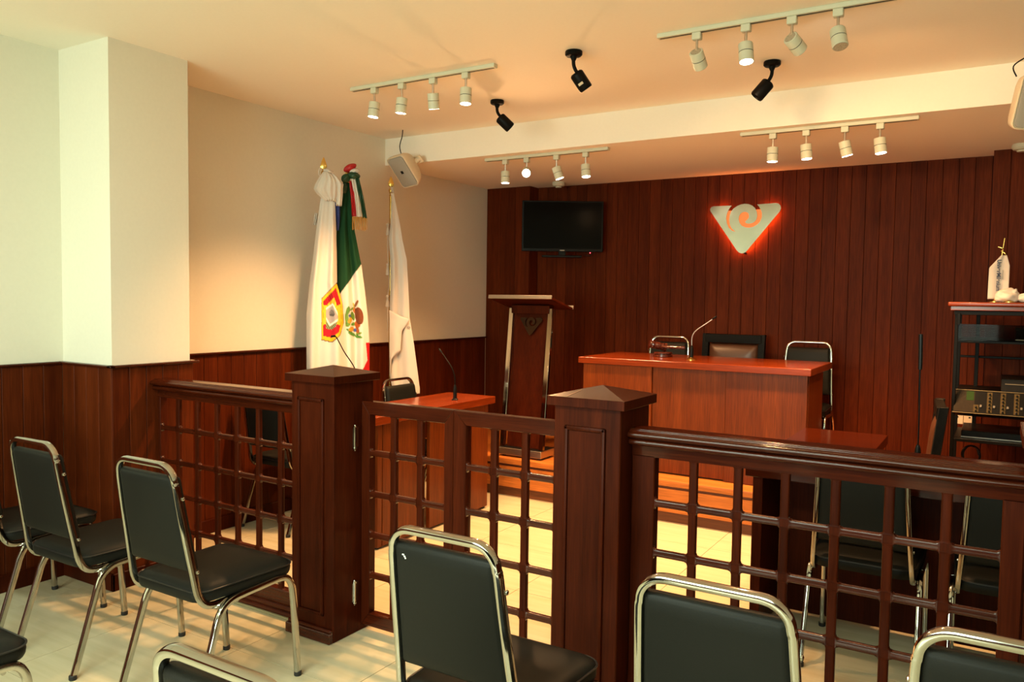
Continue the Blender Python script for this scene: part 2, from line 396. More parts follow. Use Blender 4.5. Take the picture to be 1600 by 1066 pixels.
def lattice(t, xb, zb, y0, y1):
    """xb, zb: list of (a,b) openings; uprights run full height, cross bars span between them"""
    for i in range(len(xb)-1):
        a, b_ = xb[i][1], xb[i+1][0]
        for (za, zb_) in zb:
            member('upright_bar', zb_-za+0.0005, b_-a, y0, y1, 'z', M['rail'], t, ((a+b_)/2, 0, (za+zb_)/2))
        # the crossings
    for i in range(len(xb)-1):
        for j in range(len(zb)-1):
            cw, chh = (xb[i+1][0]-xb[i][1])/2, (zb[j+1][0]-zb[j][1])/2
            k = ('c', round(cw, 4), round(chh, 4), y0)
            if k not in hb_cache:
                hb_cache[k] = fin(box(-cw, cw, y0+0.0015, y1-0.0015, -chh, chh), 'crossing'); hb_cache[k].materials.append(M['rail'])
            inst('crossing', hb_cache[k], t, ((xb[i+1][0]+xb[i][1])/2, 0, (zb[j+1][0]+zb[j][1])/2))
    for (xa, xb_) in xb:
        for j in range(len(zb)-1):
            member('cross_bar', xb_-xa+0.0005, zb[j+1][0]-zb[j][1], y0, y1, 'x', M['railx'], t, ((xa+xb_)/2, 0, (zb[j][1]+zb[j+1][0])/2))
def bead(cy, cz, r, a0, a1, n=9): return [(cy-r*math.cos(R(a0+(a1-a0)*k/n)), cz+r*math.sin(R(a0+(a1-a0)*k/n))) for k in range(n+1)]
CAPP = ([(-0.022, 0.925), (-0.022, 0.962)]+bead(-0.044, 0.9735, 0.0105, -85, 82)+bead(-0.0565, 0.9995, 0.0100, -80, 78)
        +bead(-0.0500, 1.0075, 0.0048, 20, 85, 5)+bead(-0.0425, 1.0115, 0.0044, 10, 85, 5)+bead(-0.0350, 1.0145, 0.0042, 10, 90, 5)+[(-0.0300, 1.0190)])
def rail_profile(): return CAPP+[(-y, z) for y, z in reversed(CAPP)]
def railing(x0, x1, lo, hi, n, label):
    yc = 2.485
    t = thing('railing', label, 'railing', (0, yc, 0), 0, 'lattice railing either side of the gate')
    y0, y1 = -0.022, 0.022; yb0, yb1 = -0.019, 0.001; bw = 0.0275
    wd = (hi-lo-(n-1)*bw)/n
    xb = [(lo+k*(wd+bw), lo+k*(wd+bw)+wd) for k in range(n)]
    ztop = 0.9265; hb = 0.0245; pit = 0.1675; oh = pit-hb
    zb = [(ztop-k*pit-oh, ztop-k*pit) for k in range(5)][::-1]
    lattice(t, xb, zb, yb0, yb1)
    obj('stile', box(x0, lo, y0, y1, 0.0, 0.93, 0.003), M['rail'], t)
    obj('stile', box(hi, x1, y0, y1, 0.0, 0.93, 0.003), M['rail'], t)
    obj('bottom_rail', box(lo, hi, y0, y1, 0.0, zb[0][0], 0.003), M['railx'], t)
    pr = rail_profile(); bm = rings(NB(), [[(x0, y, z) for y, z in pr], [(x1, y, z) for y, z in pr]])
    obj('handrail', bm, M['handrail'], t, ang=40)
    bm = NB(); bx(bm, x0+0.01, x1, y0-0.022, y0, 0.0, 0.028, 0.005, 2); bx(bm, x0+0.01, x1, y0-0.012, y0, 0.026, 0.050, 0.005, 2)
    obj('base_moulding', bm, M['railx'], t)
    bm = NB(); bx(bm, x0+0.03, x1, y0-0.034, y0-0.020, 0.0, 0.010, 0.003)
    obj('floor_strip', bm, M['shoe'], t)
    return t
railing(XC+0.012, -2.549, -3.588, -2.598, 7, 'dark wooden lattice railing between the wall column and the left post')
railing(-1.030, 0.083, -0.950, 0.030, 7, 'dark wooden lattice railing right of the gate, in front of the two dark chairs')
def gate(x0, x1, ops, label):
    yc = 2.55
    t = thing('gate_leaf', label, 'gate', (0, yc, 0), 0, 'two leaves of the lattice gate')
    y0, y1 = -0.020, 0.020; ztop = 0.944; hb = 0.0255; pit = 0.1765; oh = pit-hb
    zb = [(ztop-k*pit-oh, ztop-k*pit) for k in range(5)][::-1]
    lattice(t, ops, zb, -0.017, 0.005)
    # mitred frame
    lo, hi, b0, zt = ops[0][0], ops[-1][1], 0.030, 1.0
    def prism(quad, nm, mat):
        bm = NB(); rs = [[(x_, y, z_) for x_, z_ in quad] for y in (y0, y1)]
        rings(bm, rs); bmesh.ops.bevel(bm, geom=list(bm.edges), offset=0.0022, segments=1, affect='EDGES', profile=0.5)
        obj(nm, bm, mat, t)
    prism([(x0, zt), (lo, ztop), (hi, ztop), (x1, zt)], 'top_rail', M['railx'])
    prism([(x0, b0), (lo, zb[0][0]), (lo, ztop), (x0, zt)], 'stile', M['rail'])
    prism([(hi, zb[0][0]), (x1, b0), (x1, zt), (hi, ztop)], 'stile', M['rail'])
    prism([(x0, b0), (x1, b0), (hi, zb[0][0]), (lo, zb[0][0])], 'bottom_rail', M['railx'])
    return t
gate(-2.298, -1.8175, [(-2.254, -2.143), (-2.112, -2.003), (-1.973, -1.862)], 'left leaf of the dark lattice gate, hung on the hinged post')
gate(-1.8165, -1.280, [(-1.756, -1.645), (-1.615, -1.506), (-1.477, -1.366)], 'right leaf of the dark lattice gate, beside the scratched post')

# ------------------------------------------------------------ chrome stacking chairs
def halfw(z):
    pts = [(0.38, 0.178), (0.45, 0.176), (0.55, 0.168), (0.70, 0.160), (0.84, 0.153)]
    for (a, wa), (b, wb) in zip(pts[:-1], pts[1:]):
        if z <= b: return wa+(wb-wa)*max(0, (z-a))/(b-a)
    return pts[-1][1]
def backy(z):
    pts = [(0.44, 0.046), (0.54, 0.028), (0.70, 0.000), (0.84, -0.022), (0.90, -0.032)]
    for (a, wa), (b, wb) in zip(pts[:-1], pts[1:]):
        if z <= b: return wa+(wb-wa)*(z-a)/(b-a)
    return pts[-1][1]
def rrect(hx, hy, cx, cy, r, k=5):
    out = []
    for qx, qy, a0 in ((1, 1, 0), (-1, 1, 90), (-1, -1, 180), (1, -1, 270)):
        for i in range(k+1):
            a = R(a0+90*i/k); out.append((cx+qx*(hx-r)+r*math.cos(a), cy+qy*(hy-r)+r*math.sin(a)))
    return out
TUB = dict(n=12, sq=3.2)
chair_meshes = {}
def chair_parts():
    c = {}
    # back frame: one bent tube from under the seat, up, over the top and down again
    right = [(0.180, 0.215, 0.388), (0.180, 0.150, 0.385), (0.179, 0.098, 0.386), (0.178, 0.066, 0.402), (0.176, 0.046, 0.440)]
    right += [(halfw(z), backy(z), z) for z in (0.50, 0.58, 0.66, 0.74, 0.81)]
    rc = 0.058; hx = 0.152; zt = 0.880
    arc = [(hx-rc+rc*math.cos(R(a)), backy(zt-rc+rc*math.sin(R(a))), zt-rc+rc*math.sin(R(a))) for a in (0, 18, 36, 54, 72, 90)]
    half = smooth_path(right+arc, 3)
    path = half+[Vector((0.04, half[-1].y, half[-1].z)), Vector((-0.04, half[-1].y, half[-1].z))]+[Vector((-p.x, p.y, p.z)) for p in reversed(half)]
    c['back_frame'] = (tube(NB(), path, 0.0125, 0.0095, ref=(0, 1, 0), **TUB), 'chrome')
    def leg(sx, front):
        if front: pts = [(0.197, 0.215, 0.393), (0.198, 0.300, 0.397), (0.199, 0.372, 0.400), (0.200, 0.412, 0.392), (0.201, 0.434, 0.364), (0.202, 0.443, 0.320), (0.203, 0.452, 0.20), (0.204, 0.465, 0.004)]
        else: pts = [(0.197, 0.225, 0.393), (0.198, 0.168, 0.388), (0.199, 0.128, 0.366), (0.200, 0.105, 0.328), (0.201, 0.090, 0.28), (0.203, 0.045, 0.14), (0.204, 0.001, 0.004)]
        return tube(NB(), smooth_path([(sx*p[0], p[1], p[2]) for p in pts], 4), 0.0105, 0.0125, ref=(1, 0, 0), **TUB)
    for k, (sx, fr) in enumerate(((-1, 0), (1, 0), (-1, 1), (1, 1))): c['leg%d' % k] = (leg(sx, fr), 'chrome')
    for k, (sx, fr) in enumerate(((-1, 0), (1, 0), (-1, 1), (1, 1))):
        y = 0.465 if fr else 0.001
        bm = lathe(NB(), [(0.0135, 0), (0.0145, 0.003), (0.0145, 0.016), (0.0125, 0.018)], (sx*0.204, y, 0), (0, 0, 1), 12)
        c['foot%d' % k] = (bm, 'rubber')
    bm = NB(); tube(bm, [(-0.199, 0.380, 0.385), (0.199, 0.380, 0.385)], 0.008, n=8); tube(bm, [(-0.199, 0.19, 0.380), (0.199, 0.19, 0.380)], 0.008, n=8)
    c['stretcher'] = (bm, 'chrome')
    # seat: rounded trapezoid plan, welted edge, domed top
    def plan(ins, z, dz=0.0):
        P = rrect(0.200-ins, 0.2075-ins, 0, 0.2525, max(0.055-ins*0.5, 0.02), 6)
        return [(x*(1-0.09*max(0, (0.30-y))/0.26), y, z) for x, y in P]
    rs = [plan(0.020, 0.398), plan(0.004, 0.402), plan(0.0, 0.410), plan(-0.002, 0.425), plan(0.0, 0.438), plan(0.004, 0.444), plan(0.014, 0.452), plan(0.035, 0.459), plan(0.07, 0.463), plan(0.12, 0.465)]
    c['seat'] = (rings(NB(), rs), 'vinyl')
    loop = [Vector(p) for p in plan(-0.002, 0.440)]; loop.append(loop[0]); loop.append(loop[1])
    c['piping'] = (tube(NB(), loop, 0.0032, n=6, cap=False), 'pipe')
    # backrest pad: lofted up the posts
    zs = [0.512, 0.516, 0.526, 0.56, 0.62, 0.68, 0.74, 0.80, 0.828, 0.838, 0.843]; ths = [0.30, 0.75, 1, 1, 1, 1, 1, 1, 1, 0.75, 0.30]
    rs = []
    for z, k in zip(zs, ths):
        hx_ = halfw(z)-0.0065; yc = backy(z); y0, y1 = yc-0.0085, yc+0.036; ym = (y0+y1)/2; hy = (y1-y0)/2*k
        rs.append([(x, y, z) for x, y in rrect(hx_-(1-k)*0.004, hy, 0, ym, hy*0.8, 4)])
    c['backrest'] = (rings(NB(), rs), 'vinyl')
    for k, (sx, z) in enumerate(((1, 0.77), (1, 0.515), (-1, 0.77), (-1, 0.515))):
        bm = lathe(NB(), [(0.0065, 0), (0.006, 0.003), (0.003, 0.005)], (sx*(halfw(z)+0.009), backy(z)+0.012, z), (sx, 0, 0), 10)
        c['bolt%d' % k] = (bm, 'chrome')
    for k, (bm, mt) in c.items():
        nm = k.rstrip('0123456789'); nm = {'foot': 'rubber_foot'}.get(nm, nm)
        me = fin(bm, nm, 40); me.materials.append(M[mt]); chair_meshes[k] = (nm, me)
chair_parts()
def chair(x, y, rz, label, z=0.0, group='chrome framed black vinyl chairs'):
    t = thing('stacking_chair', label, 'chair', (x, y, z), rz, group)
    g = lambda k, p: inst(chair_meshes[k][0], chair_meshes[k][1], p)
    for k in ('back_frame', 'stretcher', 'backrest'): g(k, t)
    s_ = g('seat', t); g('piping', s_)
    for k in range(4):
        l_ = g('leg%d' % k, t); g('foot%d' % k, l_); g('bolt%d' % k, t)
    return t
A_ = 'chrome framed black chair '
chair(-3.663, 1.612, 0.0, A_+'nearest the left wall, mostly hidden behind its neighbour')
c1 = chair(-3.095, 1.612, 0.0, A_+'second from the left wall in the front row')
chair(-2.425, 1.630, 0.0, A_+'in front of the left railing, seat facing the railing')
chair(-1.100, 1.515, 0.0, A_+'in front of the gate, back marked by a small white scuff')
chair(-0.458, 1.540, 0.0, A_+'before the right railing, between scuffed chair and corner chair')
chair(0.055, 1.560, 0.0, A_+'at the lower right corner, cut off by the frame')
chair(-0.985, 0.797, 0.0, A_+'nearest the camera, only the shiny top of its back showing')
chair(-2.515, 0.720, 0.0, A_+'at the lower left corner, only a seat corner showing')
chair(-3.776, 3.292, 0.0, A_+'behind the left railing against the panelled wall')
chair(-3.490, 4.235, R(-90), A_+'tucked behind the left side desk by the flags')
chair(-0.415, 3.235, 0.0, A_+'behind the right railing, left of the two there')
chair(0.090, 3.235, 0.0, A_+'behind the right railing, right of the two there')
chair(-2.225, 6.02, PI, A_+'behind the bench beside the gavel', z=ZD)
chair(-1.165, 6.02, PI, A_+'behind the right end of the bench', z=ZD)
bm = NB(); f0 = Vector((-0.118, backy(0.815)-0.0095, 0.815))
for dx, dz, wx in ((0, 0, 0.006), (0.005, -0.004, 0.005), (0.008, -0.008, 0.004)): bx(bm, f0.x+dx, f0.x+dx+wx, f0.y-0.0004, f0.y+0.001, f0.z+dz-0.0016, f0.z+dz+0.0016)
for o in list(bpy.data.objects):
    if o.get('label', '').endswith('white scuff'): obj('scuff', bm, plain('white_scuff', (0.8, 0.8, 0.75), 0.7), o, label='small white scuff mark'); break

# ------------------------------------------------------------ side desks
def side_desk(x0, x1, y0, y1, zt, label, face, long, top=None):
    """modesty-panelled desk; face = side that looks into the court ('+x','-y')"""
    t = thing('side_desk', label, 'desk', ((x0+x1)/2, (y0+y1)/2, 0))
    a, b_ = (x1-x0)/2, (y1-y0)/2; mt = top or (M['desky'] if long == 'y' else M['deskx'])
    obj('desk_top', box(-a, a, -b_, b_, zt-0.048, zt, 0.002), mt, t)
    e = 0.022; zu = zt-0.049
    if face == '+x':
        ends = [(-a+e, a-e, -b_+0.055, -b_+0.095), (-a+e, a-e, b_-0.095, b_-0.055)]
        for q in ends: obj('end_panel', box(*q, 0.012, zu, 0.002), M['desk'], t)
        gp = -b_+0.46
        obj('front_panel', box(a-0.045, a-0.018, -b_+0.096, gp, 0.015, zu, 0.002), M['desk'], t)
        obj('front_panel', box(a-0.045, a-0.018, gp+0.075, b_-0.096, 0.015, zu, 0.002), M['desk'], t)
        obj('recess', box(a-0.10, a-0.085, gp-0.02, gp+0.10, 0.015, zu, 0.001), M['kick'], t)  # backing of the gap, its shade put into the dark colour
        for q in ends:
            bm = lathe(NB(), [(0.018, 0), (0.018, 0.008), (0.008, 0.012)], (a-0.05, (q[2]+q[3])/2, 0), (0, 0, 1), 12); obj('glide', bm, M['rubber'], t)
    else:
        for q in ((-a+0.028, -a+0.070, -b_+e, b_-e), (a-0.070, a-0.028, -b_+e, b_-e)): obj('end_panel', box(*q, 0.012, zu, 0.002), M['rail'], t)
        obj('modesty_panel', box(-a+0.071, a-0.071, b_-0.060, b_-0.040, 0.015, zu, 0.002), M['rail'], t)
        for sx in (-1, 1):
            bm = lathe(NB(), [(0.018, 0), (0.018, 0.008), (0.008, 0.012)], (sx*(a-0.05), 0, 0), (0, 0, 1), 12); obj('glide', bm, M['rubber'], t)
    return t
side_desk(-3.345, -2.945, 3.345, 4.595, 0.77, 'reddish wooden side desk with microphone, left beyond the gate', '+x', 'y')
dR = side_desk(-0.905, 0.345, 3.42, 3.84, 0.742, 'reddish table with shade-darkened top behind the right railing, two chairs tucked under it', '-y', 'x', M['table'])
d2 = side_desk(-0.905, -0.478, 3.86, 4.655, 0.742, 'polished reddish table running from the shaded table towards the bench', '+x', 'y', M['table'])

# judge's bench
def bench():
    t = thing('bench_desk', 'large reddish wooden bench desk on the platform with gavel and microphone', 'desk', (-1.74, 5.40, ZD))
    a = 0.787; y0, y1 = -0.375, 0.36
    obj('desk_top', box(-a, a, y0, y1, 0.720, 0.763, 0.002), M['deskx'], t)
    zt = 0.719
    for q in ((-0.75, -0.238), (-0.236, 0.262), (0.264, 0.765)):
        yy = y0+(0.012 if q[0] < -0.5 else 0.030 if q[0] < 0 else 0.022)
        obj('front_panel', box(q[0], q[1], yy, yy+0.022, 0.012 if q[0] < 0.2 else 0.004, zt, 0.0015), M['desk'], t)
    for s_ in (-1, 1): obj('end_panel', box(s_*0.758-0.012, s_*0.758+0.012, y0+0.05, y1-0.24, 0.0, zt, 0.002), M['desk'], t)
    bm = NB(); bx(bm, -0.745, 0.745, y0+0.07, y0+0.09, 0.0, 0.012); obj('plinth', bm, M['kick'], t)
bench()
# gavel and sounding block
t = tag(obj('sounding_block', lathe(NB(), [(0.068, 0), (0.071, 0.004), (0.071, 0.013), (0.062, 0.017), (0.062, 0.021), (0.069, 0.025), (0.067, 0.033), (0.060, 0.036)], n=32), M['gavel'], None, (-2.055, 5.445, 1.043)),
        'round polished sounding block under the gavel on the bench', 'sounding block')
t = thing('gavel', 'polished dark wooden gavel lying on its round block', 'gavel', (-2.055, 5.445, 1.079), R(8))
hd = [(0.024, -0.066), (0.031, -0.063), (0.032, -0.050), (0.025, -0.046), (0.029, -0.036), (0.024, -0.026), (0.028, 0.0), (0.024, 0.026), (0.029, 0.036), (0.025, 0.046), (0.032, 0.050), (0.031, 0.063), (0.024, 0.066)]
obj('head', lathe(NB(), [(r, h) for r, h in hd], (-0.040, 0, 0.044), (0.86, 0.42, -0.22), 24), M['gavel'], t)
obj('handle', lathe(NB(), [(0.008, 0), (0.009, 0.03), (0.013, 0.10), (0.009, 0.15), (0.012, 0.19), (0.007, 0.20)], (-0.03, 0.0, 0.036), (0.96, -0.20, 0.0), 14), M['gavel'], t)

# gooseneck microphones
def mic(loc, pts, label, disc=None, tipr=0.006, gold=False, thick=None):
    t = thing('gooseneck_microphone', label, 'microphone', loc, 0, None)
    if disc: obj('base', lathe(NB(), [(disc, 0), (disc, 0.004), (disc*0.8, 0.009), (disc*0.45, 0.014), (0.013, 0.017)], n=24), M['gold'] if gold else M['blackplastic'], t)
    obj('holder', lathe(NB(), [(0.013, 0.0), (0.013, 0.060), (0.011, 0.085), (0.006, 0.10)], n=16), M['blackplastic'], t)
    p = smooth_path([(0, 0, 0.09)]+pts, 6)
    obj('gooseneck', tube(NB(), p, 0.0036, n=8), M['steel'] if gold else M['blackmetal'], t)
    if thick: obj('windscreen', tube(NB(), p[int(len(p)*thick):], 0.0085, n=10), M['blackplastic'], t)
    else:
        d = (p[-1]-p[-4]).normalized(); obj('capsule', lathe(NB(), [(0.004, -0.02), (tipr, -0.015), (tipr, 0.012), (0.003, 0.017)], p[-1], d, 12), M['blackplastic'], t)
mic((-1.79, 5.29, 1.043), [(0.002, 0, 0.16), (0.03, 0, 0.205), (0.10, 0, 0.255), (0.155, 0, 0.295)], 'thin gooseneck microphone on a brass disc, on the bench beside the gavel', 0.036, gold=True)
mic((-3.05, 4.262, 0.770), [(-0.005, 0, 0.16), (-0.03, 0, 0.215), (-0.075, 0, 0.27), (-0.125, 0, 0.325)], 'thin gooseneck microphone on the left side desk', 0.022)
mic((-3.235, 3.52, 0.770), [(0.0, 0.0, 0.16), (-0.02, 0.0, 0.25), (-0.105, 0.0, 0.345), (-0.165, 0.0, 0.425), (-0.195, 0.0, 0.434)], 'thin gooseneck microphone rising behind the hinged post, in front of the white flag', 0.022)
mic((-0.272, 3.79, 0.742), [(0, 0.0, 0.20), (-0.003, 0, 0.36), (-0.004, 0, 0.48), (-0.006, 0, 0.575)], 'upright black microphone on the shaded table, near the equipment rack', 0.024, thick=0.60)

# ------------------------------------------------------------ emblem (plate with a spiral slot)
EM = [(255, 270), (250, 235), (270, 207), (305, 195), (585, 188), (545, 240), (515, 310), (505, 380), (520, 460), (550, 525), (600, 570), (655, 587),
      (640, 575), (592, 535), (564, 480), (552, 410), (556, 340), (577, 280), (612, 235), (665, 196), (720, 173), (780, 163), (840, 168), (895, 190), (940, 230), (968, 285),
      (976, 345), (965, 400), (935, 440), (890, 460), (840, 464), (805, 455), (795, 430), (830, 400), (850, 370), (850, 330), (835, 302), (800, 286), (760, 288), (725, 310), (702, 350),
      (697, 400), (715, 455), (750, 495), (800, 518), (860, 523), (920, 510), (980, 475), (1020, 430), (1043, 370), (1043, 310), (1025, 255), (1000, 213), (968, 175),
      (1240, 157), (1280, 165), (1310, 195), (1320, 235), (1305, 280), (830, 880), (800, 905), (755, 915), (715, 900), (680, 868)]
def emblem_bm(width, th):
    k = width/1075; bm = NB()
    pts = [((x-782)*k, -(y+(x-245)*40/1075-215)*k) for x, y in EM]
    from mathutils.geometry import tessellate_polygon
    vs = [bm.verts.new((x, 0, z)) for x, z in pts]
    for tri_ in tessellate_polygon([[Vector((x, z, 0)) for x, z in pts]]):
        try: bm.faces.new([vs[i] for i in tri_])
        except Exception: pass
    ex = bmesh.ops.extrude_face_region(bm, geom=list(bm.faces))
    bmesh.ops.translate(bm, verts=[v for v in ex['geom'] if isinstance(v, bmesh.types.BMVert)], vec=(0, th, 0))
    return bm
emb = thing('wall_emblem', 'polished metal triangle emblem with a spiral, lit orange from behind, on the panelled back wall', 'emblem', (-1.705, YB-0.062, 2.19))
obj('plate', emblem_bm(0.548, 0.010), plain('mirror_steel', (0.43, 0.425, 0.36), 0.14, 1.0, noise=0.10, scale=6), emb, ang=20)
bm = NB()
tri = [(-0.215, -0.030), (0.215, -0.030), (0.015, -0.320), (-0.025, -0.320)]
rings(bm, [[(x_, 0.016, z_) for x_, z_ in tri], [(x_, 0.020, z_) for x_, z_ in tri]])
obj('diffuser', bm, emit('backlight_diffuser', (1.0, 0.20, 0.035), 0.5, (0.25, 0.04, 0.01)), emb, label='glowing orange diffuser seen through the spiral slot')
bm = tube(NB(), [(-0.165, 0.034, -0.022), (-0.222, 0.034, -0.020), (-0.232, 0.034, -0.05), (-0.03, 0.034, -0.335), (0.02, 0.034, -0.335), (0.232, 0.034, -0.05), (0.222, 0.034, -0.020), (0.165, 0.034, -0.022)], 0.004, n=8)
obj('led_strip', bm, emit('backlight_led', (1.0, 0.20, 0.03), 60.0), emb, label='orange light strip behind the emblem')
bm = NB()
cyl(bm, (0.004, 0.008, -0.362), (0.004, 0.060, -0.362), 0.008, n=10)
obj('stand_off', bm, M['blackmetal'], emb)

# ------------------------------------------------------------ lectern
t = thing('lectern', 'dark wooden lectern with chrome legs and a small metal emblem, on the platform edge', 'lectern', (-2.95, 5.04, ZD))
for sx in (-1, 1):
    for y_ in (-0.07, 0.07):
        bm = lathe(NB(), [(0.014, 0), (0.014, 0.008), (0.008, 0.014)], (sx*0.15, y_, 0), n=12); obj('glide', bm, M['rubber'], t)
obj('base', box(-0.182, 0.182, -0.105, 0.105, 0.014, 0.066, 0.002), M['steel'], t, label='brushed steel base')
obj('base_board', box(-0.178, 0.178, -0.100, 0.100, 0.066, 0.070), M['blackplastic'], t)
def slant(x0_, x1_, yb, yt, th, z0, z1, bev=0.002):
    bm = NB(); q = [(x0_, yb, z0), (x1_, yb, z0), (x1_, yb+th, z0), (x0_, yb+th, z0)]
    rings(bm, [q, [(x_, y_-yb+yt, z1) for x_, y_, z_ in q]]); bmesh.ops.bevel(bm, geom=list(bm.edges), offset=bev, segments=1, affect='EDGES', profile=0.5); return bm
for sx in (-1, 1):
    obj('leg', slant(sx*0.166-0.018, sx*0.166+0.018, -0.085, 0.030, 0.030, 0.070, 1.10), M['chrome'], t, label='slanted chrome leg')
obj('front_panel', slant(-0.145, 0.145, -0.045, 0.065, 0.020, 0.070, 1.09), M['rail'], t)
bm = box(-0.264, 0.264, -0.17, 0.17, -0.015, 0.0, 0.001)
o = obj('top', bm, M['rail'], t, (0, 0.036, 1.143), (R(-13), 0, 0))
obj('nosing', box(-0.266, 0.266, -0.178, -0.165, -0.016, 0.012, 0.002), M['steel'], o, label='brass coloured front edge strip')
obj('ledge', box(-0.266, 0.266, 0.165, 0.176, -0.012, 0.018, 0.002), M['steel'], o)
obj('brace', box(-0.16, 0.16, 0.02, 0.10, 1.06, 1.12, 0.002), M['rail'], t)
el = obj('emblem', emblem_bm(0.190, 0.006), plain('dark_bronze', (0.045, 0.030, 0.020), 0.22, 0.9, noise=0.1), t, (0.005, 0.034, 1.026), (R(-6), 0, 0), label='small dark metal triangle emblem with a spiral')

# ------------------------------------------------------------ leather armchairs
def armchair(loc, rz, label, arms=True):
    t = thing('armchair', label, 'chair', loc, rz)
    for sx in (-1, 1):
        obj('leg', slant(sx*0.235-0.022, sx*0.235+0.022, 0.43, 0.43, 0.045, 0.0, 0.64 if arms else 0.40), M['darkwood'], t)
        obj('rear_post', slant(sx*0.215-0.024, sx*0.215+0.024, 0.02, -0.085, 0.045, 0.0, 0.92), M['darkwood'], t)
        if not arms: continue
        bm = tube(NB(), smooth_path([(sx*0.23, -0.03, 0.60), (sx*0.25, 0.15, 0.655), (sx*0.25, 0.35, 0.66), (sx*0.24, 0.47, 0.635)], 4), 0.026, 0.016, n=10, ref=(1, 0, 0)); obj('armrest', bm, M['darkwood'], t)
    obj('top_rail', box(-0.215, 0.215, -0.078, -0.030, 0.850, 0.918, 0.004), M['darkwood'], t)
    obj('seat_frame', box(-0.235, 0.235, 0.02, 0.46, 0.36, 0.41, 0.005), M['darkwood'], t)
    rs = []
    for ins, z in ((0.01, 0.41), (0, 0.43), (0.004, 0.455), (0.03, 0.475), (0.10, 0.483)): rs.append([(x_, y_, z) for x_, y_ in rrect(0.225-ins, 0.215-ins, 0, 0.245, 0.04, 4)])
    obj('seat', rings(NB(), rs), M['leather'], t)
    rs = []
    for d, ins in ((0.0, 0.0), (0.012, 0.004), (0.028, 0.020), (0.040, 0.055), (0.045, 0.10)):
        rs.append([(x_, -0.050+d+0.11*(0.70-z_)*0.9, z_) for x_, z_ in rrect(0.190-ins, 0.175-ins, 0, 0.672, 0.02, 4)])
    obj('backrest', rings(NB(), rs), M['leather'], t, label='padded brown leather back')
    return t
armchair((-1.722, 6.01, ZD), PI, 'black framed armchair with padded brown leather back behind the bench')
armchair((-0.300, 4.81, 0.0), R(95), 'black framed leather chair seen edge on beside the equipment rack', False)

# ------------------------------------------------------------ television
tv = thing('television', 'black flat television on a wall bracket above the lectern', 'television', (-3.185, 5.99, 2.068), R(31))
obj('casing', box(-0.345, 0.345, -0.018, 0.020, -0.214, 0.214, 0.004), M['blackplastic'], tv)
obj('screen', box(-0.330, 0.330, -0.0195, -0.017, -0.190, 0.201), M['screen'], tv)
obj('maker_badge', box(-0.020, 0.020, -0.0202, -0.017, -0.209, -0.200), plain('grey_badge', (0.30, 0.26, 0.21), 0.4), tv)
obj('standby_light', lathe(NB(), [(0.004, 0), (0.002, 0.003)], (0.237, -0.018, -0.222), (0, -1, 0), 10), M['redled'], tv, label='red standby light')
bm = NB(); bx(bm, -0.03, 0.03, 0.0, 0.03, -0.245, -0.20, 0.003); bx(bm, -0.17, 0.17, 0.01, 0.06, -0.262, -0.243, 0.004)
obj('stand', bm, M['blackplastic'], tv)
bm = NB(); bx(bm, -0.10, 0.10, 0.020, 0.04, -0.10, 0.10, 0.003); tube(bm, [(0, 0.04, 0), (0.10, 0.115, 0), (0.09, 0.22, 0)], 0.018, n=10)
obj('bracket', bm, M['blackmetal'], tv)
bm = tube(NB(), smooth_path([(0.19, 0.01, -0.235), (0.21, 0.0, -0.245), (0.24, 0.0, -0.245), (0.27, 0.01, -0.222)], 5), 0.003, n=6); obj('cable', bm, M['blackplastic'], tv)

# ------------------------------------------------------------ track lights
def spot_lamp(name, p, d, power, ang):
    l = bpy.data.lights.new(name, 'SPOT'); l.energy = power; l.color = WARM; l.spot_size = R(ang); l.spot_blend = 0.75; l.shadow_soft_size = 0.028
    o = bpy.data.objects.new(name, l); o.location = p
    o.rotation_euler = Vector(d).to_track_quat('-Z', 'Y').to_euler(); return o
def track(x0, x1, Y, zc, heads, label):
    t = thing('track_light', label, 'ceiling light', ((x0+x1)/2, Y, zc), 0, 'spotlight tracks on the ceiling')
    L_ = (x1-x0)/2
    obj('track_bar', box(-L_, L_, -0.018, 0.018, -0.020, 0.0, 0.002), M['white'], t)
    obj('slot', box(-L_+0.01, L_-0.01, -0.004, 0.004, -0.0208, -0.019), M['blackmetal'], t)
    for hx, d, lit in heads:
        d = Vector(d).normalized(); px = hx-(x0+x1)/2
        h = obj('lamp_head', NB(), M['white'], t)
        obj('adapter', box(-0.020, 0.020, -0.016, 0.016, -0.052, -0.020, 0.003), M['white'], h)
        bm = bmesh.new()
        piv = Vector((0, 0, -0.112)); c0 = piv-d*0.012+Vector((0, 0, 0)); r = 0.031
        lathe(bm, [(r-0.005, 0.0), (r-0.001, 0.001), (r, 0.004), (r, 0.038), (r-0.0015, 0.0385), (r-0.0015, 0.0405), (r, 0.041), (r, 0.080), (r-0.003, 0.083), (r-0.004, 0.080)], c0, d, 24)
        bmesh.ops.recalc_face_normals(bm, faces=bm.faces); bm.to_mesh(h.data); bm.free()
        for p_ in h.data.polygons: p_.use_smooth = True
        h.data.set_sharp_from_angle(angle=R(35)); h.location = (px, 0, 0)
        cyl(b_ := NB(), (0, 0, -0.050), piv, 0.006, n=10); obj('stem', b_, M['steel'], h)
        obj('seam', lathe(NB(), [(r+0.0002, 0.0388), (r+0.0002, 0.0402)], c0, d, 24), M['blackmetal'], h)
        obj('vent', lathe(NB(), [(r-0.007, -0.001), (r-0.007, 0.001)], c0, d, 20), M['ledoff'], h)
        obj('lens', lathe(NB(), [(r-0.004, 0.0815), (r-0.004, 0.0835)], c0, d, 24), M['led'] if lit else M['ledoff'], h, label='lit white lens' if lit else 'unlit lens')
        if lit:
            q = t.location+Vector((px, 0, 0))+c0+d*0.092
            COL.objects.link(spot_lamp('spot_light', q, d, SPOT_W*lit, 108))
dn = (0.02, 0.08, -1)
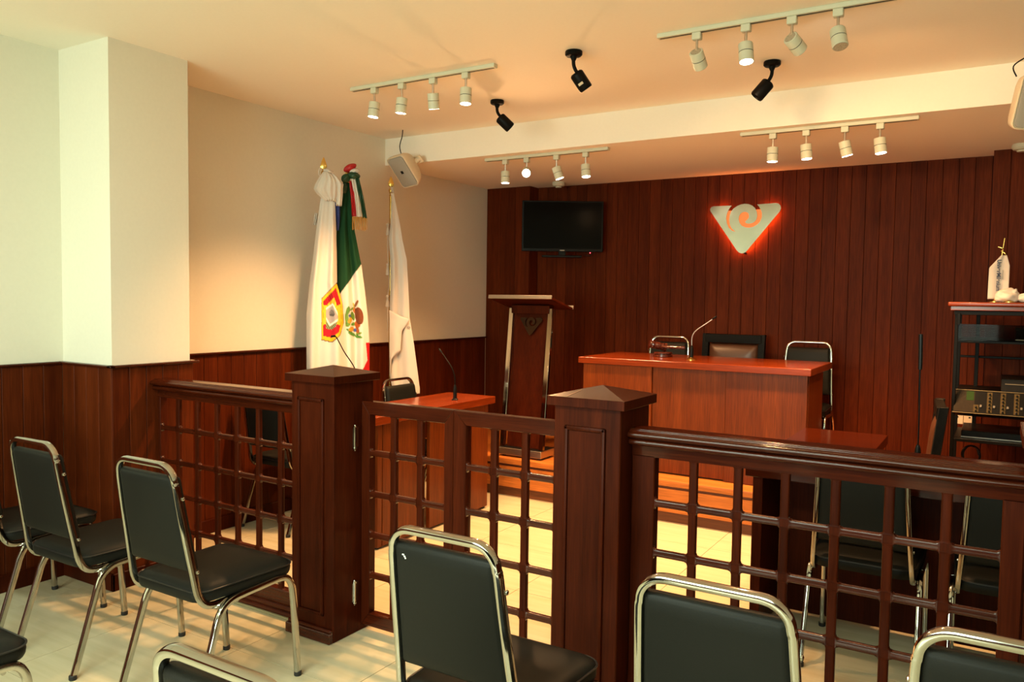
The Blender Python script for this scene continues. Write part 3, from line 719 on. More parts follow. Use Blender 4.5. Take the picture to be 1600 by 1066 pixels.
track(-3.240, -2.250, 3.474, ZC, [(-3.068, (-0.10, -0.05, -1), 1.05), (-2.868, (-0.12, 0.0, -1), 1.05), (-2.652, (-0.08, 0.26, -1), 1), (-2.436, (0.02, -0.05, -1), 1)], 'white spotlight track with four lit lamps, nearest the left wall on the high ceiling')
track(-1.365, -0.385, 3.460, ZC, [(-1.183, (0.06, 0.85, -0.75), 0.35), (-0.967, (0.12, -0.16, -1), 1), (-0.777, (0.45, 0.95, -0.62), 0.35), (-0.597, (0.22, -0.30, -0.95), 0)], 'white spotlight track at the top of the picture, with only one lens seen glowing')
track(-3.190, -2.222, 4.810, ZS, [(-3.023, (0.02, -0.02, -1), 1), (-2.847, (0.46, -0.86, -0.35), 0.5), (-2.611, (0.30, 0.16, -0.95), 1), (-2.390, (0.12, -0.08, -1), 1)], 'white spotlight track under the soffit above the lectern, one lamp glaring at the viewer')
track(-1.350, -0.400, 4.780, ZS, [(-1.161, (0.0, -0.02, -1), 1), (-0.975, (0.10, -0.02, -1), 1), (-0.769, (0.22, 0.12, -0.97), 1), (-0.589, (0.12, -0.04, -1), 1)], 'white spotlight track under the soffit at the right, above the bench end')

# ------------------------------------------------------------ security cameras, detectors, loudspeakers
def cctv(x, y, d, label, stick):
    t = thing('security_camera', label, 'camera', (x, y, ZC), 0, 'black security cameras on the ceiling')
    d = Vector(d).normalized()
    obj('mount', lathe(NB(), [(0.040, 0), (0.042, -0.004), (0.042, -0.018), (0.036, -0.024), (0.018, -0.026), (0.010, -0.045)], n=24), M['blackmetal'], t)
    j = Vector((0, 0, -0.075)); bm = tube(NB(), smooth_path([(0, 0, -0.02), (0, 0, -0.06), j+d*0.015, j+d*0.045], 4), 0.009, n=10); obj('arm', bm, M['blackmetal'], t)
    c0 = j+d*0.018+Vector((0, 0, -0.012))
    b = obj('body', lathe(NB(), [(0.024, 0), (0.032, 0.006), (0.034, 0.012), (0.034, 0.088), (0.031, 0.095), (0.029, 0.088), (0.012, 0.084)], c0, d, 24), M['blackmetal'], t)
    obj('lens', lathe(NB(), [(0.012, 0.083), (0.009, 0.088), (0.001, 0.090)], c0, d, 16), M['screen'], b)
    if stick:
        u = Vector((0, -1, 0)); u = (u-d*u.dot(d)).normalized(); v = d.cross(u)
        bm = NB(); c = c0+d*0.058; K = 7
        rs = []
        for k in range(K):
            a = R(-22+44*k/(K-1)); q = (u*math.cos(a)+v*math.sin(a))*0.0346
            rs.append([c+q-d*0.006, c+q+d*0.006])
        rings(bm, rs, closed=False); obj('sticker', bm, plain('paper_sticker', (0.62, 0.50, 0.34), 0.7), b)
cctv(-1.807, 3.485, (0.42, 0.45, -0.80), 'black security camera with a pale sticker, in the middle of the high ceiling', True)
cctv(-1.014, 4.111, (-0.60, -0.20, -0.75), 'black security camera right of the others, tilted to the left', False)
cctv(-2.649, 4.111, (0.62, 0.45, -0.70), 'smallest looking black security camera, nearest the left soffit, tilted to the right', False)
def detector(x, y, label):
    t = tag(obj('smoke_detector', lathe(NB(), [(0.052, 0), (0.055, -0.006), (0.055, -0.022), (0.046, -0.034), (0.030, -0.038)], n=28), M['white'], None, (x, y, ZS)), label, 'smoke detector', None)
    obj('chamber', lathe(NB(), [(0.028, -0.036), (0.026, -0.046), (0.010, -0.048)], n=20), M['white'], t)
detector(-3.25, 6.03, 'round white smoke detector above the television')
detector(0.085, 5.90, 'round white smoke detector at the right edge above the equipment rack')
def loudspeaker(loc, rot, label, cable):
    t = thing('loudspeaker', label, 'loudspeaker', loc); t.rotation_euler = rot
    # local: -y is the front; body tapers to the back
    rs = []
    for y, k in ((-0.058, 0.93), (-0.064, 0.97), (-0.060, 1.0), (-0.048, 1.0), (-0.01, 0.93), (0.035, 0.72), (0.060, 0.55), (0.066, 0.45)):
        rs.append([(x_*1.0, y, z_) for x_, z_ in rrect(0.086*k, 0.126*k, 0, 0, 0.030*k, 5)])
    obj('cabinet', rings(NB(), rs), M['speaker'], t)
    rs = [[(x_, y, z_) for x_, z_ in rrect(0.076-i, 0.116-i, 0, 0, 0.024, 5)] for y, i in ((-0.058, 0.0), (-0.066, 0.001), (-0.068, 0.006))]
    obj('grille', rings(NB(), rs), M['grille'], t)
    obj('badge', box(-0.013, 0.013, -0.0695, -0.066, -0.012, 0.012, 0.002), M['blackplastic'], t)
    bm = NB(); cyl(bm, (0.03, 0.05, 0.0), (0.05, 0.098, 0.0), 0.020, n=14); bx(bm, 0.02, 0.08, 0.09, 0.104, -0.03, 0.03, 0.003)
    obj('bracket', bm, M['speaker'], t)
    obj('cable', tube(NB(), smooth_path(cable, 5), 0.0035, n=6), M['blackplastic'], t)
loudspeaker((-3.712, 4.560, 2.391), Matrix(((0.9856, 0.0412, -0.1639), (-0.1357, 0.7708, -0.6225), (0.1007, 0.6358, 0.7653))).to_euler(), 'cream loudspeaker on the left end of the ceiling beam, by the flags',
            [(-0.02, 0.04, 0.10), (-0.01, 0.06, 0.15), (0.03, 0.09, 0.20), (0.04, 0.12, 0.235)])
loudspeaker((0.085, 4.560, 2.415), (R(14), R(4), R(28)), 'cream loudspeaker on the beam at the right edge, cut off by the frame',
            [(-0.075, 0.02, 0.115), (-0.10, 0.02, 0.16), (-0.05, 0.02, 0.205), (0.03, 0.06, 0.24), (0.05, 0.11, 0.25)])

# ------------------------------------------------------------ flags
WHT = (0.64, 0.59, 0.53); GRN = (0.008, 0.045, 0.016); RED = (0.42, 0.010, 0.012); YEL = (0.75, 0.43, 0.02); BLU = (0.02, 0.035, 0.16)
def lerp_rows(rows, z):
    for (z0, a0, b0), (z1, a1, b1) in zip(rows[:-1], rows[1:]):
        if z <= z0 and z >= z1:
            k = (z0-z)/max(1e-6, z0-z1); return a0+(a1-a0)*k, b0+(b1-b0)*k
    return rows[-1][1:]
def cloth(name, rows, parent, colf, nf=3.0, amp=0.03, y0=0.0, ph=0.4, nu=120, nv=230, thick=0.002, bulge=0.02, twist=0.6):
    bm = NB(); zt, zb = rows[0][0], rows[-1][0]
    g = []; info = []
    for j in range(nv+1):
        z = zt+(zb-zt)*j/nv; a, b = lerp_rows(rows, z); row = []
        gz = min(1, (zt-z)/(zt-zb)*2.5)
        for i in range(nu+1):
            u = i/nu; s = a+(b-a)*u
            f = math.sin(2*PI*nf*u+ph+twist*(zt-z)*2)+0.35*math.sin(2*PI*nf*1.9*u+1.3+1.1*(zt-z))
            y = y0+amp*gz*f-bulge*math.sin(PI*u)*gz
            row.append(bm.verts.new((s, y, z))); info.append((s, z, u))
        g.append(row)
    for j in range(nv):
        for i in range(nu): bm.faces.new((g[j][i], g[j][i+1], g[j+1][i+1], g[j+1][i]))
    bm.verts.index_update()
    me = fin(bm, name, 80); me.materials.append(M['flag'])
    ca = me.color_attributes.new('Col', 'FLOAT_COLOR', 'POINT')
    for k, (s, z, u) in enumerate(info): ca.data[k].color = (*colf(s, z, u), 1)
    o = bpy.data.objects.new(name, me); link(o, parent)
    md = o.modifiers.new('thickness', 'SOLIDIFY'); md.thickness = thick
    return o
def spear(parent, z, mat):
    bm = lathe(NB(), [(0.009, 0), (0.013, 0.010), (0.009, 0.020), (0.013, 0.030), (0.017, 0.045), (0.013, 0.058), (0.006, 0.066), (0.010, 0.072)], (0, 0, z), n=16)
    rs = [[(x_*k, y_*k*0.35, z+h) for x_, y_ in ((1, 0), (0.3, 0.7), (-0.3, 0.7), (-1, 0), (-0.3, -0.7), (0.3, -0.7))] for h, k in ((0.070, 0.008), (0.085, 0.022), (0.100, 0.020), (0.130, 0.010), (0.148, 0.002))]
    rings(bm, rs); return obj('finial', bm, mat, parent)
def pole(parent, z, mat):
    obj('pole', tube(NB(), [(0, 0, 0.03), (0, 0, z)], 0.0105, n=14), mat, parent)
    obj('foot', lathe(NB(), [(0.135, 0), (0.135, 0.012), (0.10, 0.024), (0.03, 0.034), (0.022, 0.08), (0.014, 0.085)], n=28), M['gold'], parent)
def puff(bm, c, rx, ry, rz, n=28, m=14, pl=7, k=0.13, rot=0.0):
    c = Vector(c); rs = []
    mt = Matrix.Rotation(rot, 3, 'Y')
    for j in range(1, m):
        th = PI*j/m; row = []
        for i in range(n):
            a = 2*PI*i/n; f = 1+k*math.sin(pl*a+2*th)*math.sin(th)
            row.append(c+mt @ Vector((rx*math.sin(th)*math.cos(a)*f, ry*math.sin(th)*math.sin(a)*f, rz*math.cos(th))))
        rs.append(row)
    return rings(bm, rs)
def ribbon(pts, wd, th=0.003, wave=0.006):
    """hanging strip: pts are (x,y,z) down its middle"""
    P = smooth_path(pts, 6); K = 6; rs = []
    for j, p in enumerate(P):
        f = [(p.x+wd*(i/K-0.5), p.y+wave*math.sin(i*2.1+j*0.25), p.z) for i in range(K+1)]
        rs.append(f+[(x_, y_+th, z_) for x_, y_, z_ in reversed(f)])
    return rings(NB(), rs)
a1 = R(44.9); h1 = Vector((math.cos(a1), math.sin(a1), 0)); n1 = Vector((-math.sin(a1), math.cos(a1), 0))
P1 = Vector((-3.80, 3.81, 0))
def ell(s, z, cs, cz, a, b, rot=0.0):
    c_, s_ = math.cos(rot), math.sin(rot); x, y = (s-cs)*c_+(z-cz)*s_, -(s-cs)*s_+(z-cz)*c_
    return (x/a)**2+(y/b)**2
CPOLY = [(-0.012, 1.432), (0.086, 1.538), (0.122, 1.42), (0.132, 1.27), (0.108, 1.19), (0.056, 1.143), (-0.012, 1.158)]
def gauge(s, z, cs, cz, poly):
    """how far out (1 = on the outline) a point lies in a star shaped outline round (cs, cz)"""
    dx, dz = s-cs, z-cz; best = 0.0
    for (ax, az), (bx_, bz) in zip(poly, poly[1:]+poly[:1]):
        ax -= cs; az -= cz; bx_ -= cs; bz -= cz
        nx, nz = -(bz-az), (bx_-ax); k = nx*ax+nz*az
        if abs(k) > 1e-9: best = max(best, (nx*dx+nz*dz)/k)
    return best
def crest(s, z, u):
    cs, cz = 0.050, 1.325; d = gauge(s, z, cs, cz, CPOLY); x, y = s-cs, z-cz
    if d >= 1: return WHT
    if d > 0.965: return (0.05, 0.03, 0.02)
    if d > 0.83: return YEL
    if d > 0.81: return (0.10, 0.02, 0.02)
    vert = abs(y) > 0.055+0.2*abs(x)
    if d > 0.54 and vert:
        return (0.22, 0.008, 0.02) if (y > 0 and math.sin(s*420+z*150) > 0.55) else (0.45, 0.012, 0.022)
    if d > 0.54: return (0.80, 0.46, 0.04)
    q = max(abs(x*0.80+y*0.42)/0.040, abs(y*0.80-x*0.60)/0.056)
    if q < 1:
        if q > 0.80: return (0.78, 0.74, 0.66)
        if ell(s, z, cs+0.004, cz+0.010, 0.018, 0.022) < 1 and math.sin(s*700)*math.sin(z*620) > -0.2: return (0.05, 0.05, 0.05)
        return (0.36, 0.32, 0.31)
    if y < -0.01: return (0.09, 0.14, 0.05) if math.sin(s*500+z*300) > -0.3 else (0.30, 0.28, 0.16)
    return (0.80, 0.48, 0.04) if math.sin(math.atan2(y, x)*22) > -0.5 else (0.60, 0.26, 0.02)
EAGLE = [(0.232, 1.318, 0.026, 0.058, 0.15, (0.13, 0.035, 0.012)), (0.208, 1.352, 0.016, 0.022, 0.5, (0.25, 0.08, 0.015)), (0.216, 1.400, 0.008, 0.026, -0.4, (0.16, 0.06, 0.02)),
         (0.222, 1.262, 0.020, 0.024, 0.0, (0.30, 0.07, 0.01)), (0.198, 1.388, 0.006, 0.020, 0.3, (0.28, 0.26, 0.04)), (0.188, 1.366, 0.020, 0.008, 0.6, (0.10, 0.20, 0.03)),
         (0.190, 1.316, 0.014, 0.030, 0.3, (0.08, 0.17, 0.025)), (0.172, 1.288, 0.012, 0.022, -0.3, (0.45, 0.22, 0.02)), (0.196, 1.262, 0.020, 0.012, 0.2, (0.07, 0.20, 0.03)),
         (0.158, 1.352, 0.012, 0.030, -0.2, (0.07, 0.16, 0.03)), (0.152, 1.300, 0.012, 0.040, 0.1, (0.10, 0.20, 0.04)), (0.156, 1.262, 0.018, 0.016, 0.4, (0.09, 0.20, 0.03)),
         (0.170, 1.318, 0.008, 0.012, 0, (0.04, 0.07, 0.20)), (0.206, 1.222, 0.012, 0.014, 0, (0.04, 0.07, 0.22)), (0.180, 1.228, 0.018, 0.016, 0.4, (0.40, 0.20, 0.02)),
         (0.222, 1.222, 0.012, 0.022, 0.2, (0.30, 0.08, 0.02)), (0.186, 1.196, 0.030, 0.011, -0.5, (0.06, 0.17, 0.03)), (0.228, 1.178, 0.026, 0.010, -0.15, (0.06, 0.19, 0.03)),
         (0.166, 1.222, 0.020, 0.010, -0.6, (0.05, 0.15, 0.03)), (0.230, 1.200, 0.020, 0.010, 0.4, (0.12, 0.22, 0.03))]
SOFF = 0.16
def mexico(s, z, u):
    sf = s+SOFF
    # green field above a slanting seam, white below, red at the right hem
    zg = 1.443+(sf-0.095)*1.46 if sf > 0.095 else 1.443
    if z > zg: return GRN
    if z < 1.138 and sf > (0.276+(1.138-z)*0.10 if z > 1.02 else 0.288-(1.02-z)*0.55): return RED
    for cs, cz, a, b, r, c in EAGLE:
        d = ell(sf, z, cs, cz, a, b, r)
        if d < 1:
            if d > 0.80 and math.sin(s*900)+math.sin(z*800) > 0.2: return tuple(v*0.35 for v in c)
            if math.sin((s+z)*650) > 0.55: return tuple(min(1, v*1.8+0.02) for v in c)
            return c
    return WHT
f1 = thing('flag', 'white flag with red and yellow crest and white bow, leftmost of three', 'flag', P1, a1, 'flags on poles by the left wall')
pole(f1, 2.215, M['gold']); spear(f1, 2.205, M['gold'])
cloth('flag_cloth', [(2.13, -0.004, 0.060), (2.07, -0.020, 0.073), (1.89, -0.045, 0.081), (1.69, -0.068, 0.086), (1.53, -0.088, 0.088), (1.44, -0.097, 0.112), (1.33, -0.107, 0.138), (1.17, -0.108, 0.148), (0.97, -0.107, 0.160), (0.84, -0.095, 0.165)], f1, crest, nf=1.6, amp=0.022, y0=-0.035, ph=2.2, bulge=0.05)
def pleated(bm, rows, y0, dep, npl, amp, n=48):
    """gathered cloth: rows (z, left, right), pleats running down from the knot"""
    fine = []
    for (za, la, ra), (zb, lb, rb) in zip(rows[:-1], rows[1:]):
        for k in range(5): t = k/5; fine.append((za+(zb-za)*t, la+(lb-la)*t, ra+(rb-ra)*t))
    fine.append(rows[-1]); rs = []
    for j, (z, l, r_) in enumerate(fine):
        u = j/(len(fine)-1); d = dep*(0.25+0.75*math.sin(PI*min(1, u*1.15)*0.92)**0.8); ring = []
        for i in range(n):
            a = 2*PI*i/n; f = 1+amp*math.cos(npl*a+1.5*u)*min(1, 0.4+u)
            ring.append(((l+r_)/2+(r_-l)/2*math.cos(a)*(0.93+0.07*f), y0+d*math.sin(a)*f, z+0.006*math.cos(npl*a)*u))
        rs.append(ring)
    return rings(bm, rs)
bm = pleated(NB(), [(2.252, -0.004, 0.030), (2.232, -0.016, 0.056), (2.20, -0.036, 0.080), (2.165, -0.054, 0.090), (2.140, -0.062, 0.092), (2.115, -0.046, 0.090), (2.090, -0.016, 0.086), (2.068, 0.015, 0.070)], -0.055, 0.050, 11, 0.16)
obj('bow', bm, M['cloth'], f1, ang=70)
bm = pleated(NB(), [(2.245, 0.030, 0.066), (2.215, 0.050, 0.098), (2.175, 0.066, 0.127), (2.150, 0.072, 0.124), (2.10, 0.078, 0.122), (2.04, 0.080, 0.116)], -0.045, 0.034, 6, 0.2)
obj('bow', bm, M['cloth'], f1, ang=70)
bm = NB(); tube(bm, smooth_path([(0.005, -0.05, 2.262), (0.030, -0.075, 2.256), (0.055, -0.05, 2.250)], 5), 0.010, n=8); obj('knot', bm, M['cloth'], f1)
obj('ribbon', ribbon([(0.085, -0.03, 2.06), (0.086, -0.02, 1.98), (0.078, 0.0, 1.88)], 0.040), plain('blue_ribbon', BLU, 0.7), f1, label='blue ribbon under the bow')
bm = ribbon([(-0.046, 0.0, 1.99), (-0.052, 0.0, 1.95), (-0.056, 0.0, 1.91)], 0.022); obj('tassel', bm, M['cloth'], f1)
bm = tube(NB(), smooth_path([(-0.018, 0, 2.285), (-0.030, -0.012, 2.262), (-0.026, -0.012, 2.235), (0.008, -0.015, 2.215), (0.016, -0.012, 2.25)], 4), 0.004, n=6); obj('cord', bm, M['cloth'], f1)
P2 = P1+h1*SOFF+n1*0.075
f2 = thing('flag', 'green, white and red flag with an eagle emblem and a tricolour bow', 'flag', P2, a1, 'flags on poles by the left wall')
pole(f2, 2.21, M['gold']); spear(f2, 2.165, M['gold'])
def sh(rows): return [(z, a-SOFF, b-SOFF) for z, a, b in rows]
cloth('flag_cloth', sh([(2.20, 0.125, 0.180), (2.05, 0.100, 0.186), (1.89, 0.085, 0.200), (1.69, 0.078, 0.238), (1.66, 0.077, 0.246), (1.50, 0.075, 0.268), (1.33, 0.080, 0.288), (1.14, 0.090, 0.302), (0.95, 0.100, 0.303), (0.84, 0.11, 0.300)]), f2, mexico, nf=1.7, amp=0.024, y0=-0.04, ph=0.6, bulge=0.04)
obj('bow', puff(NB(), (0.010, -0.045, 2.298), 0.045, 0.034, 0.024, pl=5, k=0.08, rot=R(-28)), plain('red_satin', RED, 0.45), f2, ang=70, label='red loop of the bow')
obj('bow', puff(NB(), (0.040, -0.052, 2.276), 0.032, 0.03, 0.018, pl=5, k=0.08, rot=R(-12)), M['cloth'], f2, ang=70, label='white loop of the bow')
bm = puff(NB(), (0.035, -0.060, 2.245), 0.040, 0.030, 0.026, pl=5, k=0.08, rot=R(8)); puff(bm, (-0.018, -0.062, 2.225), 0.026, 0.026, 0.032, pl=5, rot=R(30)); puff(bm, (-0.025, -0.055, 2.165), 0.018, 0.02, 0.040, pl=5)
obj('bow', bm, plain('green_satin', GRN, 0.45), f2, ang=70, label='green loop and knot of the bow')
for nm, mt, pts, wd in (('red', plain('red_satin_tail', RED, 0.5), [(0.020, -0.065, 2.21), (0.030, -0.07, 2.10), (0.038, -0.07, 1.978)], 0.030),
                        ('white', M['cloth'], [(0.032, -0.072, 2.225), (0.055, -0.076, 2.10), (0.070, -0.076, 1.975)], 0.030),
                        ('green', plain('green_satin_tail', GRN, 0.5), [(0.052, -0.078, 2.24), (0.085, -0.082, 2.10), (0.108, -0.082, 1.968)], 0.028)):
    obj('ribbon_tail', ribbon(pts, wd), mt, f2, label=nm+' ribbon tail')
bm = NB()
for k in range(26):
    x_ = 0.026+0.094*k/25; cyl(bm, (x_, -0.074-0.006*math.sin(k), 1.975), (x_+0.004*math.sin(k*2.3), -0.074, 1.893-0.012*random.random()), 0.0022, 0.0014, n=5)
obj('fringe', bm, plain('gold_fringe', (0.46, 0.20, 0.02), 0.6), f2, label='gold fringe of the ribbon tails')
a3 = R(40.2)
f3 = thing('flag', 'plain white flag with small white ties, rightmost of the three flags', 'flag', (-3.80, 4.485, 0), a3, 'flags on poles by the left wall')
pole(f3, 2.19, M['gold']); spear(f3, 2.175, M['gold'])
def f3col(s, z, u):
    if ell(s, z, 0.132, 1.228, 0.014, 0.016) < 1 and math.sin(s*1300)+math.cos(z*1100) > 0.5: return (0.10, 0.09, 0.08)
    return WHT
cloth('flag_cloth', [(2.20, -0.002, 0.020), (2.16, 0.005, 0.028), (1.96, -0.004, 0.069), (1.86, -0.013, 0.085), (1.72, -0.002, 0.117), (1.52, 0.000, 0.130), (1.30, -0.006, 0.141), (1.137, -0.005, 0.169), (0.88, -0.003, 0.205), (0.776, 0.02, 0.219), (0.74, 0.05, 0.219)], f3, f3col, nf=1.1, amp=0.018, y0=-0.030, ph=3.4, bulge=0.035)
cloth('flag_fold', [(1.350, -0.006, 0.0), (1.312, -0.006, 0.073), (1.288, -0.005, 0.141), (1.20, -0.005, 0.085), (1.057, -0.004, 0.075), (0.993, -0.003, 0.012), (0.90, -0.003, 0.004)], f3, lambda s, z, u: WHT, nf=0.5, amp=0.008, y0=-0.090, ph=0.0, bulge=0.02, nu=24, nv=50)
bm = ribbon([(0.008, -0.014, 2.245), (0.010, -0.018, 2.225), (0.016, -0.018, 2.205)], 0.024)
obj('tie', bm, M['cloth'], f3, ang=60)
for z_ in (1.95, 1.66, 1.43):
    rs = [[(-0.020+x_*k, -0.012+y_*k, z_-h) for x_, y_ in ((1, 0), (0.5, 0.8), (-0.5, 0.8), (-1, 0), (-0.5, -0.8), (0.5, -0.8))] for h, k in ((-0.034, 0.004), (-0.028, 0.011), (-0.016, 0.012), (-0.008, 0.006), (0.02, 0.012), (0.055, 0.014))]
    obj('tassel', rings(NB(), rs), M['cloth'], f3, ang=60)
obj('cord', tube(NB(), smooth_path([(-0.014, -0.004, 1.96), (-0.022, -0.01, 1.85), (-0.016, -0.01, 1.70), (-0.008, -0.012, 1.55), (-0.018, -0.01, 1.43), (-0.016, -0.01, 1.20)], 5), 0.003, n=6), M['cloth'], f3)

# ------------------------------------------------------------ equipment rack and what stands on it
RX, RY = 0.19, 5.55          # rack centre; front at RY-0.27
rk = thing('equipment_rack', 'open black steel equipment rack with a reddish wooden top, right against the back wall', 'rack', (RX, RY, 0))
hw = 0.43; y0, y1 = -0.27, 0.27
Z0 = ZD
for sx in (-1, 1):
    for yy in (y0+0.03, y1-0.03): obj('upright', box(sx*0.395-0.0095, sx*0.395+0.0095, yy-0.0095, yy+0.0095, Z0, 1.405, 0.002), M['blackmetal'], rk)
obj('inner_upright', box(-0.305, -0.283, y1-0.10, y1-0.08, 0.70, 1.405, 0.002), M['blackmetal'], rk)
bm = NB(); bx(bm, -hw-0.012, hw+0.012, y0-0.012, y1, 1.438, 1.463, 0.006, 2); bx(bm, -hw, hw, y0, y1, 1.413, 1.440, 0.004)
obj('wooden_top', bm, M['deskx'], rk)
bm = NB(); bx(bm, -hw+0.02, hw-0.02, y0+0.01, y1, 1.388, 1.412, 0.002); bx(bm, -hw+0.035, -hw+0.055, y0+0.005, y0+0.02, 1.33, 1.40, 0.003)
obj('top_frame', bm, M['blackmetal'], rk)
obj('glass_panel', box(-0.385, 0.385, y0+0.012, y0+0.016, 1.24, 1.335, 0.0), M['glass'], rk, label='smoked glass panel')
for zz in (1.235, 0.930, 0.655, 0.40):
    obj('shelf', box(-0.386, 0.386, y0+(0.13 if zz == 0.930 else 0.02), y1-0.02, zz-0.009, zz+0.009, 0.002), M['blackmetal'], rk)
obj('cross_bar', box(-0.386, 0.386, y1-0.06, y1-0.045, 1.115, 1.13, 0.002), M['blackmetal'], rk)
for x_ in (-0.36, 0.33): obj('mixer_bracket', box(x_-0.012, x_+0.012, y0+0.024, y0+0.135, 0.845, 0.857, 0.002), M['blackmetal'], rk)
# mixing console leaning on the rack's front
mx = thing('mixing_console', 'black audio mixing console with rows of knobs on the equipment rack', 'mixer', (0.178, RY+y0+0.035, 0.895)); mx.rotation_euler = (R(62), 0, R(-1))
obj('casing', box(-0.385, 0.385, -0.085, 0.060, -0.05, 0.0, 0.004), M['blackplastic'], mx)
obj('label_panel', box(-0.378, -0.275, -0.078, 0.054, 0.0, 0.0014), plain('printed_panel', (0.022, 0.016, 0.010), 0.5, spec=0.08, noise=0.4, scale=60), mx)
obj('green_label', box(-0.318, -0.280, -0.005, 0.052, 0.0012, 0.0022), plain('green_label', (0.015, 0.042, 0.008), 0.5, spec=0.08), mx)
bm = NB()
for k in range(9):
    x_ = -0.300+k*0.066
    bx(bm, x_+0.020, x_+0.046, -0.076, 0.052 if k > 0 else -0.03, 0.0, 0.0016)
obj('channel_strip', bm, plain('tan_strip', (0.065, 0.045, 0.018), 0.5, spec=0.08), mx)
bm = NB()
for k in range(9):
    x_ = -0.267+k*0.066
    for q in range(6 if k > 0 else 2): lathe(bm, [(0.0055, 0), (0.0050, 0.011), (0.003, 0.012)], (x_, -0.068+q*0.021, 0.0012), (0, 0, 1), 8)
o = obj('knobs', bm, M['blackplastic'], mx); o['kind'] = 'stuff'
bm = NB()
for k in range(9): bx(bm, -0.300+k*0.066+0.051, -0.300+k*0.066+0.062, -0.045, -0.030, 0.0, 0.006, 0.001)
obj('fader_caps', bm, plain('pale_fader', (0.14, 0.125, 0.10), 0.4), mx)
bm = NB()
for y_ in (-0.058, 0.008): lathe(bm, [(0.007, 0), (0.006, 0.008)], (0.305, y_, 0.001), (0, 0, 1), 12)
obj('master_knobs', bm, plain('pale_yellow_knob', (0.55, 0.50, 0.20), 0.4), mx)
bm = NB(); bx(bm, -0.386, 0.386, 0.057, 0.0615, -0.002, 0.003, 0.001); bx(bm, -0.386, 0.386, -0.0865, -0.082, -0.002, 0.003, 0.001)
obj('edge_trim', bm, plain('dull_trim', (0.16, 0.13, 0.07), 0.45, 0.6), mx)
am = thing('amplifier', 'dark grey amplifier with a thin light strip on the rack shelf above the mixer', 'amplifier', (RX+0.10, RY+0.02, 0.939))
obj('casing', box(-0.26, 0.22, -0.16, 0.20, 0.0, 0.080, 0.003), plain('dark_grey_case', (0.016, 0.013, 0.010), 0.4, spec=0.1), am)
obj('strip', box(-0.24, -0.13, -0.163, -0.159, 0.048, 0.053), plain('pale_strip', (0.16, 0.12, 0.06), 0.4), am)
obj('dial', lathe(NB(), [(0.018, 0), (0.016, 0.012), (0.010, 0.013)], (-0.02, -0.16, 0.040), (0, -1, 0), 16), M['blackplastic'], am)
a2_ = thing('amplifier', 'black receiver box on the upper shelf of the rack', 'amplifier', (RX+0.12, RY+0.03, 1.244))
obj('casing', box(-0.22, 0.22, -0.16, 0.18, 0.0, 0.070, 0.003), M['blackplastic'], a2_)
obj('front_trim', box(-0.22, 0.22, -0.164, -0.159, 0.0, 0.006), M['steel'], a2_)
st = thing('audio_recorder', 'black audio unit on the lower shelf of the rack', 'audio unit', (RX-0.02, RY+0.0, 0.664))
obj('casing', box(-0.33, 0.36, -0.20, 0.16, 0.0, 0.045, 0.004), plain('blue_black_case', (0.008, 0.009, 0.010), 0.3, spec=0.15), st)
obj('front_rim', box(-0.33, 0.36, -0.204, -0.199, 0.004, 0.010), M['steel'], st)
for i_, x_ in enumerate((-0.205, -0.135)):
    s_ = tag(obj('wall_socket', box(-0.034, 0.034, -0.008, 0, -0.048, 0.048, 0.003), M['speaker'], None, (x_, 6.049, 0.70)), ('left' if i_ == 0 else 'right')+' of two cream wall sockets behind the rack, under the mixer', 'socket', 'wall sockets')
    obj('outlet', box(-0.006, 0.006, -0.0095, -0.007, -0.004, 0.004), M['blackplastic'], s_)
cb = tag(obj('coiled_cable', tube(NB(), smooth_path([(0.045*math.cos(k*0.7)+k*0.0005, 0.01*math.sin(k*1.3), 0.055*math.sin(k*0.7)) for k in range(26)], 3), 0.0045, n=6), M['blackplastic'], None, (RX-0.30, RY-0.20, 0.565)), 'loop of black cable hanging under the lower rack shelf', 'cable')
# small desk flag and a second cloth
ZT = 1.463
df = thing('table_flag', 'small white table flag with dark vertical lettering on a brass stand, on the rack', 'flag', (-0.020, 5.46, ZT))
obj('foot', lathe(NB(), [(0.034, 0), (0.034, 0.006), (0.022, 0.012), (0.012, 0.016), (0.014, 0.026), (0.008, 0.034)], n=24), M['gold'], df)
obj('staff', tube(NB(), [(0, 0, 0.03), (0.014, 0.0, 0.18), (0.035, 0.0, 0.375)], 0.0032, n=8), M['gold'], df)
obj('cord', tube(NB(), smooth_path([(0.004, -0.004, 0.325), (0.022, -0.006, 0.318), (0.030, -0.004, 0.312), (0.020, 0.004, 0.300), (0.036, -0.002, 0.290), (0.046, 0, 0.275)], 4), 0.0028, n=6), M['gold'], df)
bm = NB(); rows = []
NV, NU = 26, 14
for j in range(NV+1):
    z_ = 0.275-0.255*j/NV
    lo = 0.022-0.058*min(1, max(0, (0.275-z_)/0.072)) if z_ > 0.203 else -0.036-0.002*(0.203-z_)/0.2
    hi = 0.050+0.016*min(1, (0.275-z_)/0.06)
    rows.append([(lo+(hi-lo)*i/NU, -0.010-0.006*math.sin(2*PI*i/NU*1.1+0.4)-0.0*z_, z_) for i in range(NU+1)])
vr = [[bm.verts.new(p) for p in r] for r in rows]
for j in range(NV):
    for i in range(NU): bm.faces.new((vr[j][i], vr[j][i+1], vr[j+1][i+1], vr[j+1][i]))
o = obj('flag_cloth', bm, M['cloth'], df, ang=80); md = o.modifiers.new('thickness', 'SOLIDIFY'); md.thickness = 0.0012
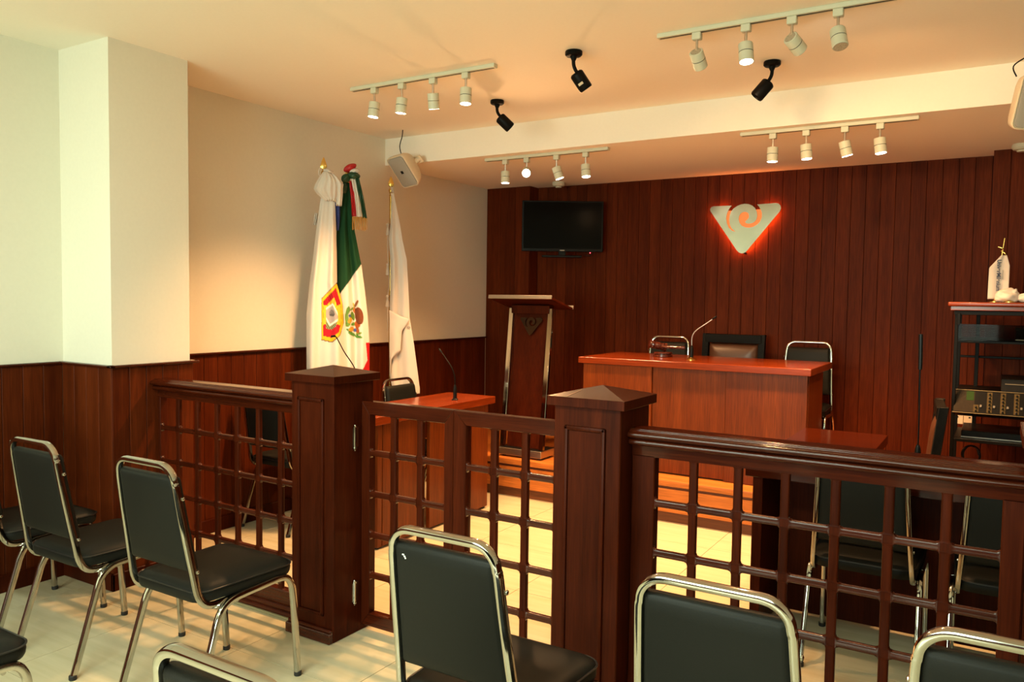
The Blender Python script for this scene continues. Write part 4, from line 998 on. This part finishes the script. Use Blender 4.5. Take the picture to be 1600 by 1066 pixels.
def text_mesh(body, size, mat, parent, loc, rot, bold=0.0):
    cu = bpy.data.curves.new('lettering', 'FONT'); cu.body = body; cu.size = size; cu.extrude = 0.0004; cu.offset = bold
    tmp = bpy.data.objects.new('lettering', cu); COL.objects.link(tmp)
    dg = bpy.context.evaluated_depsgraph_get(); me = bpy.data.meshes.new_from_object(tmp.evaluated_get(dg))
    bpy.data.objects.remove(tmp); me.materials.clear(); me.materials.append(mat)
    o = bpy.data.objects.new('lettering', me); o.location = loc; o.rotation_euler = rot; return link(o, parent)
# text runs downwards, glyph tops to the right
text_mesh('UniverMilenium', 0.0285, M['ink'], df, (0.004, -0.0195, 0.250), (R(90), R(90), 0), 0.0008)
text_mesh('Universidad', 0.0115, M['inkgrey'], df, (0.030, -0.0185, 0.190), (R(90), R(90), 0))
# crumpled second flag lying on the rack top
cl = thing('folded_cloth', 'crumpled cream cloth flag lying on the rack beside the table flag', 'cloth', (0.072, 5.37, ZT))
bm = NB()
def lump(bm, c, rx, ry, rz, seed, rot=0.0):
    rnd = random.Random(seed); ph = [rnd.uniform(0, 6.28) for _ in range(6)]; n, m = 34, 18; rs = []
    mt = Matrix.Rotation(rot, 3, 'Z')
    for j in range(1, m):
        th = PI*j/m; row = []
        for i in range(n):
            a = 2*PI*i/n; f = 1+0.13*math.sin(3*a+ph[0]+2*th)+0.10*math.sin(5*a-3*th+ph[1])+0.06*math.sin(9*a+4*th+ph[2])
            v = mt @ Vector((rx*math.cos(th), ry*math.sin(th)*math.cos(a)*f, rz*math.sin(th)*math.sin(a)*f))
            p = Vector(c)+v; p.z = max(p.z, 0.0005+0.0002*i); row.append(p)
        rs.append(row)
    return rings(bm, rs)
lump(bm, (-0.035, 0.0, 0.030), 0.060, 0.045, 0.048, 3, R(10)); lump(bm, (0.00, 0.01, 0.045), 0.030, 0.022, 0.036, 9, R(70)); lump(bm, (0.085, 0.0, 0.026), 0.075, 0.036, 0.029, 5, R(-6))
obj('cloth', bm, M['cloth'], cl, ang=70)
tag(obj('brass_base', lathe(NB(), [(0.030, 0), (0.030, 0.005), (0.018, 0.010), (0.006, 0.014)], n=20), M['gold'], None, (0.05, 5.33, ZT)), 'small brass flag base half under the crumpled cloth on the rack', 'stand')
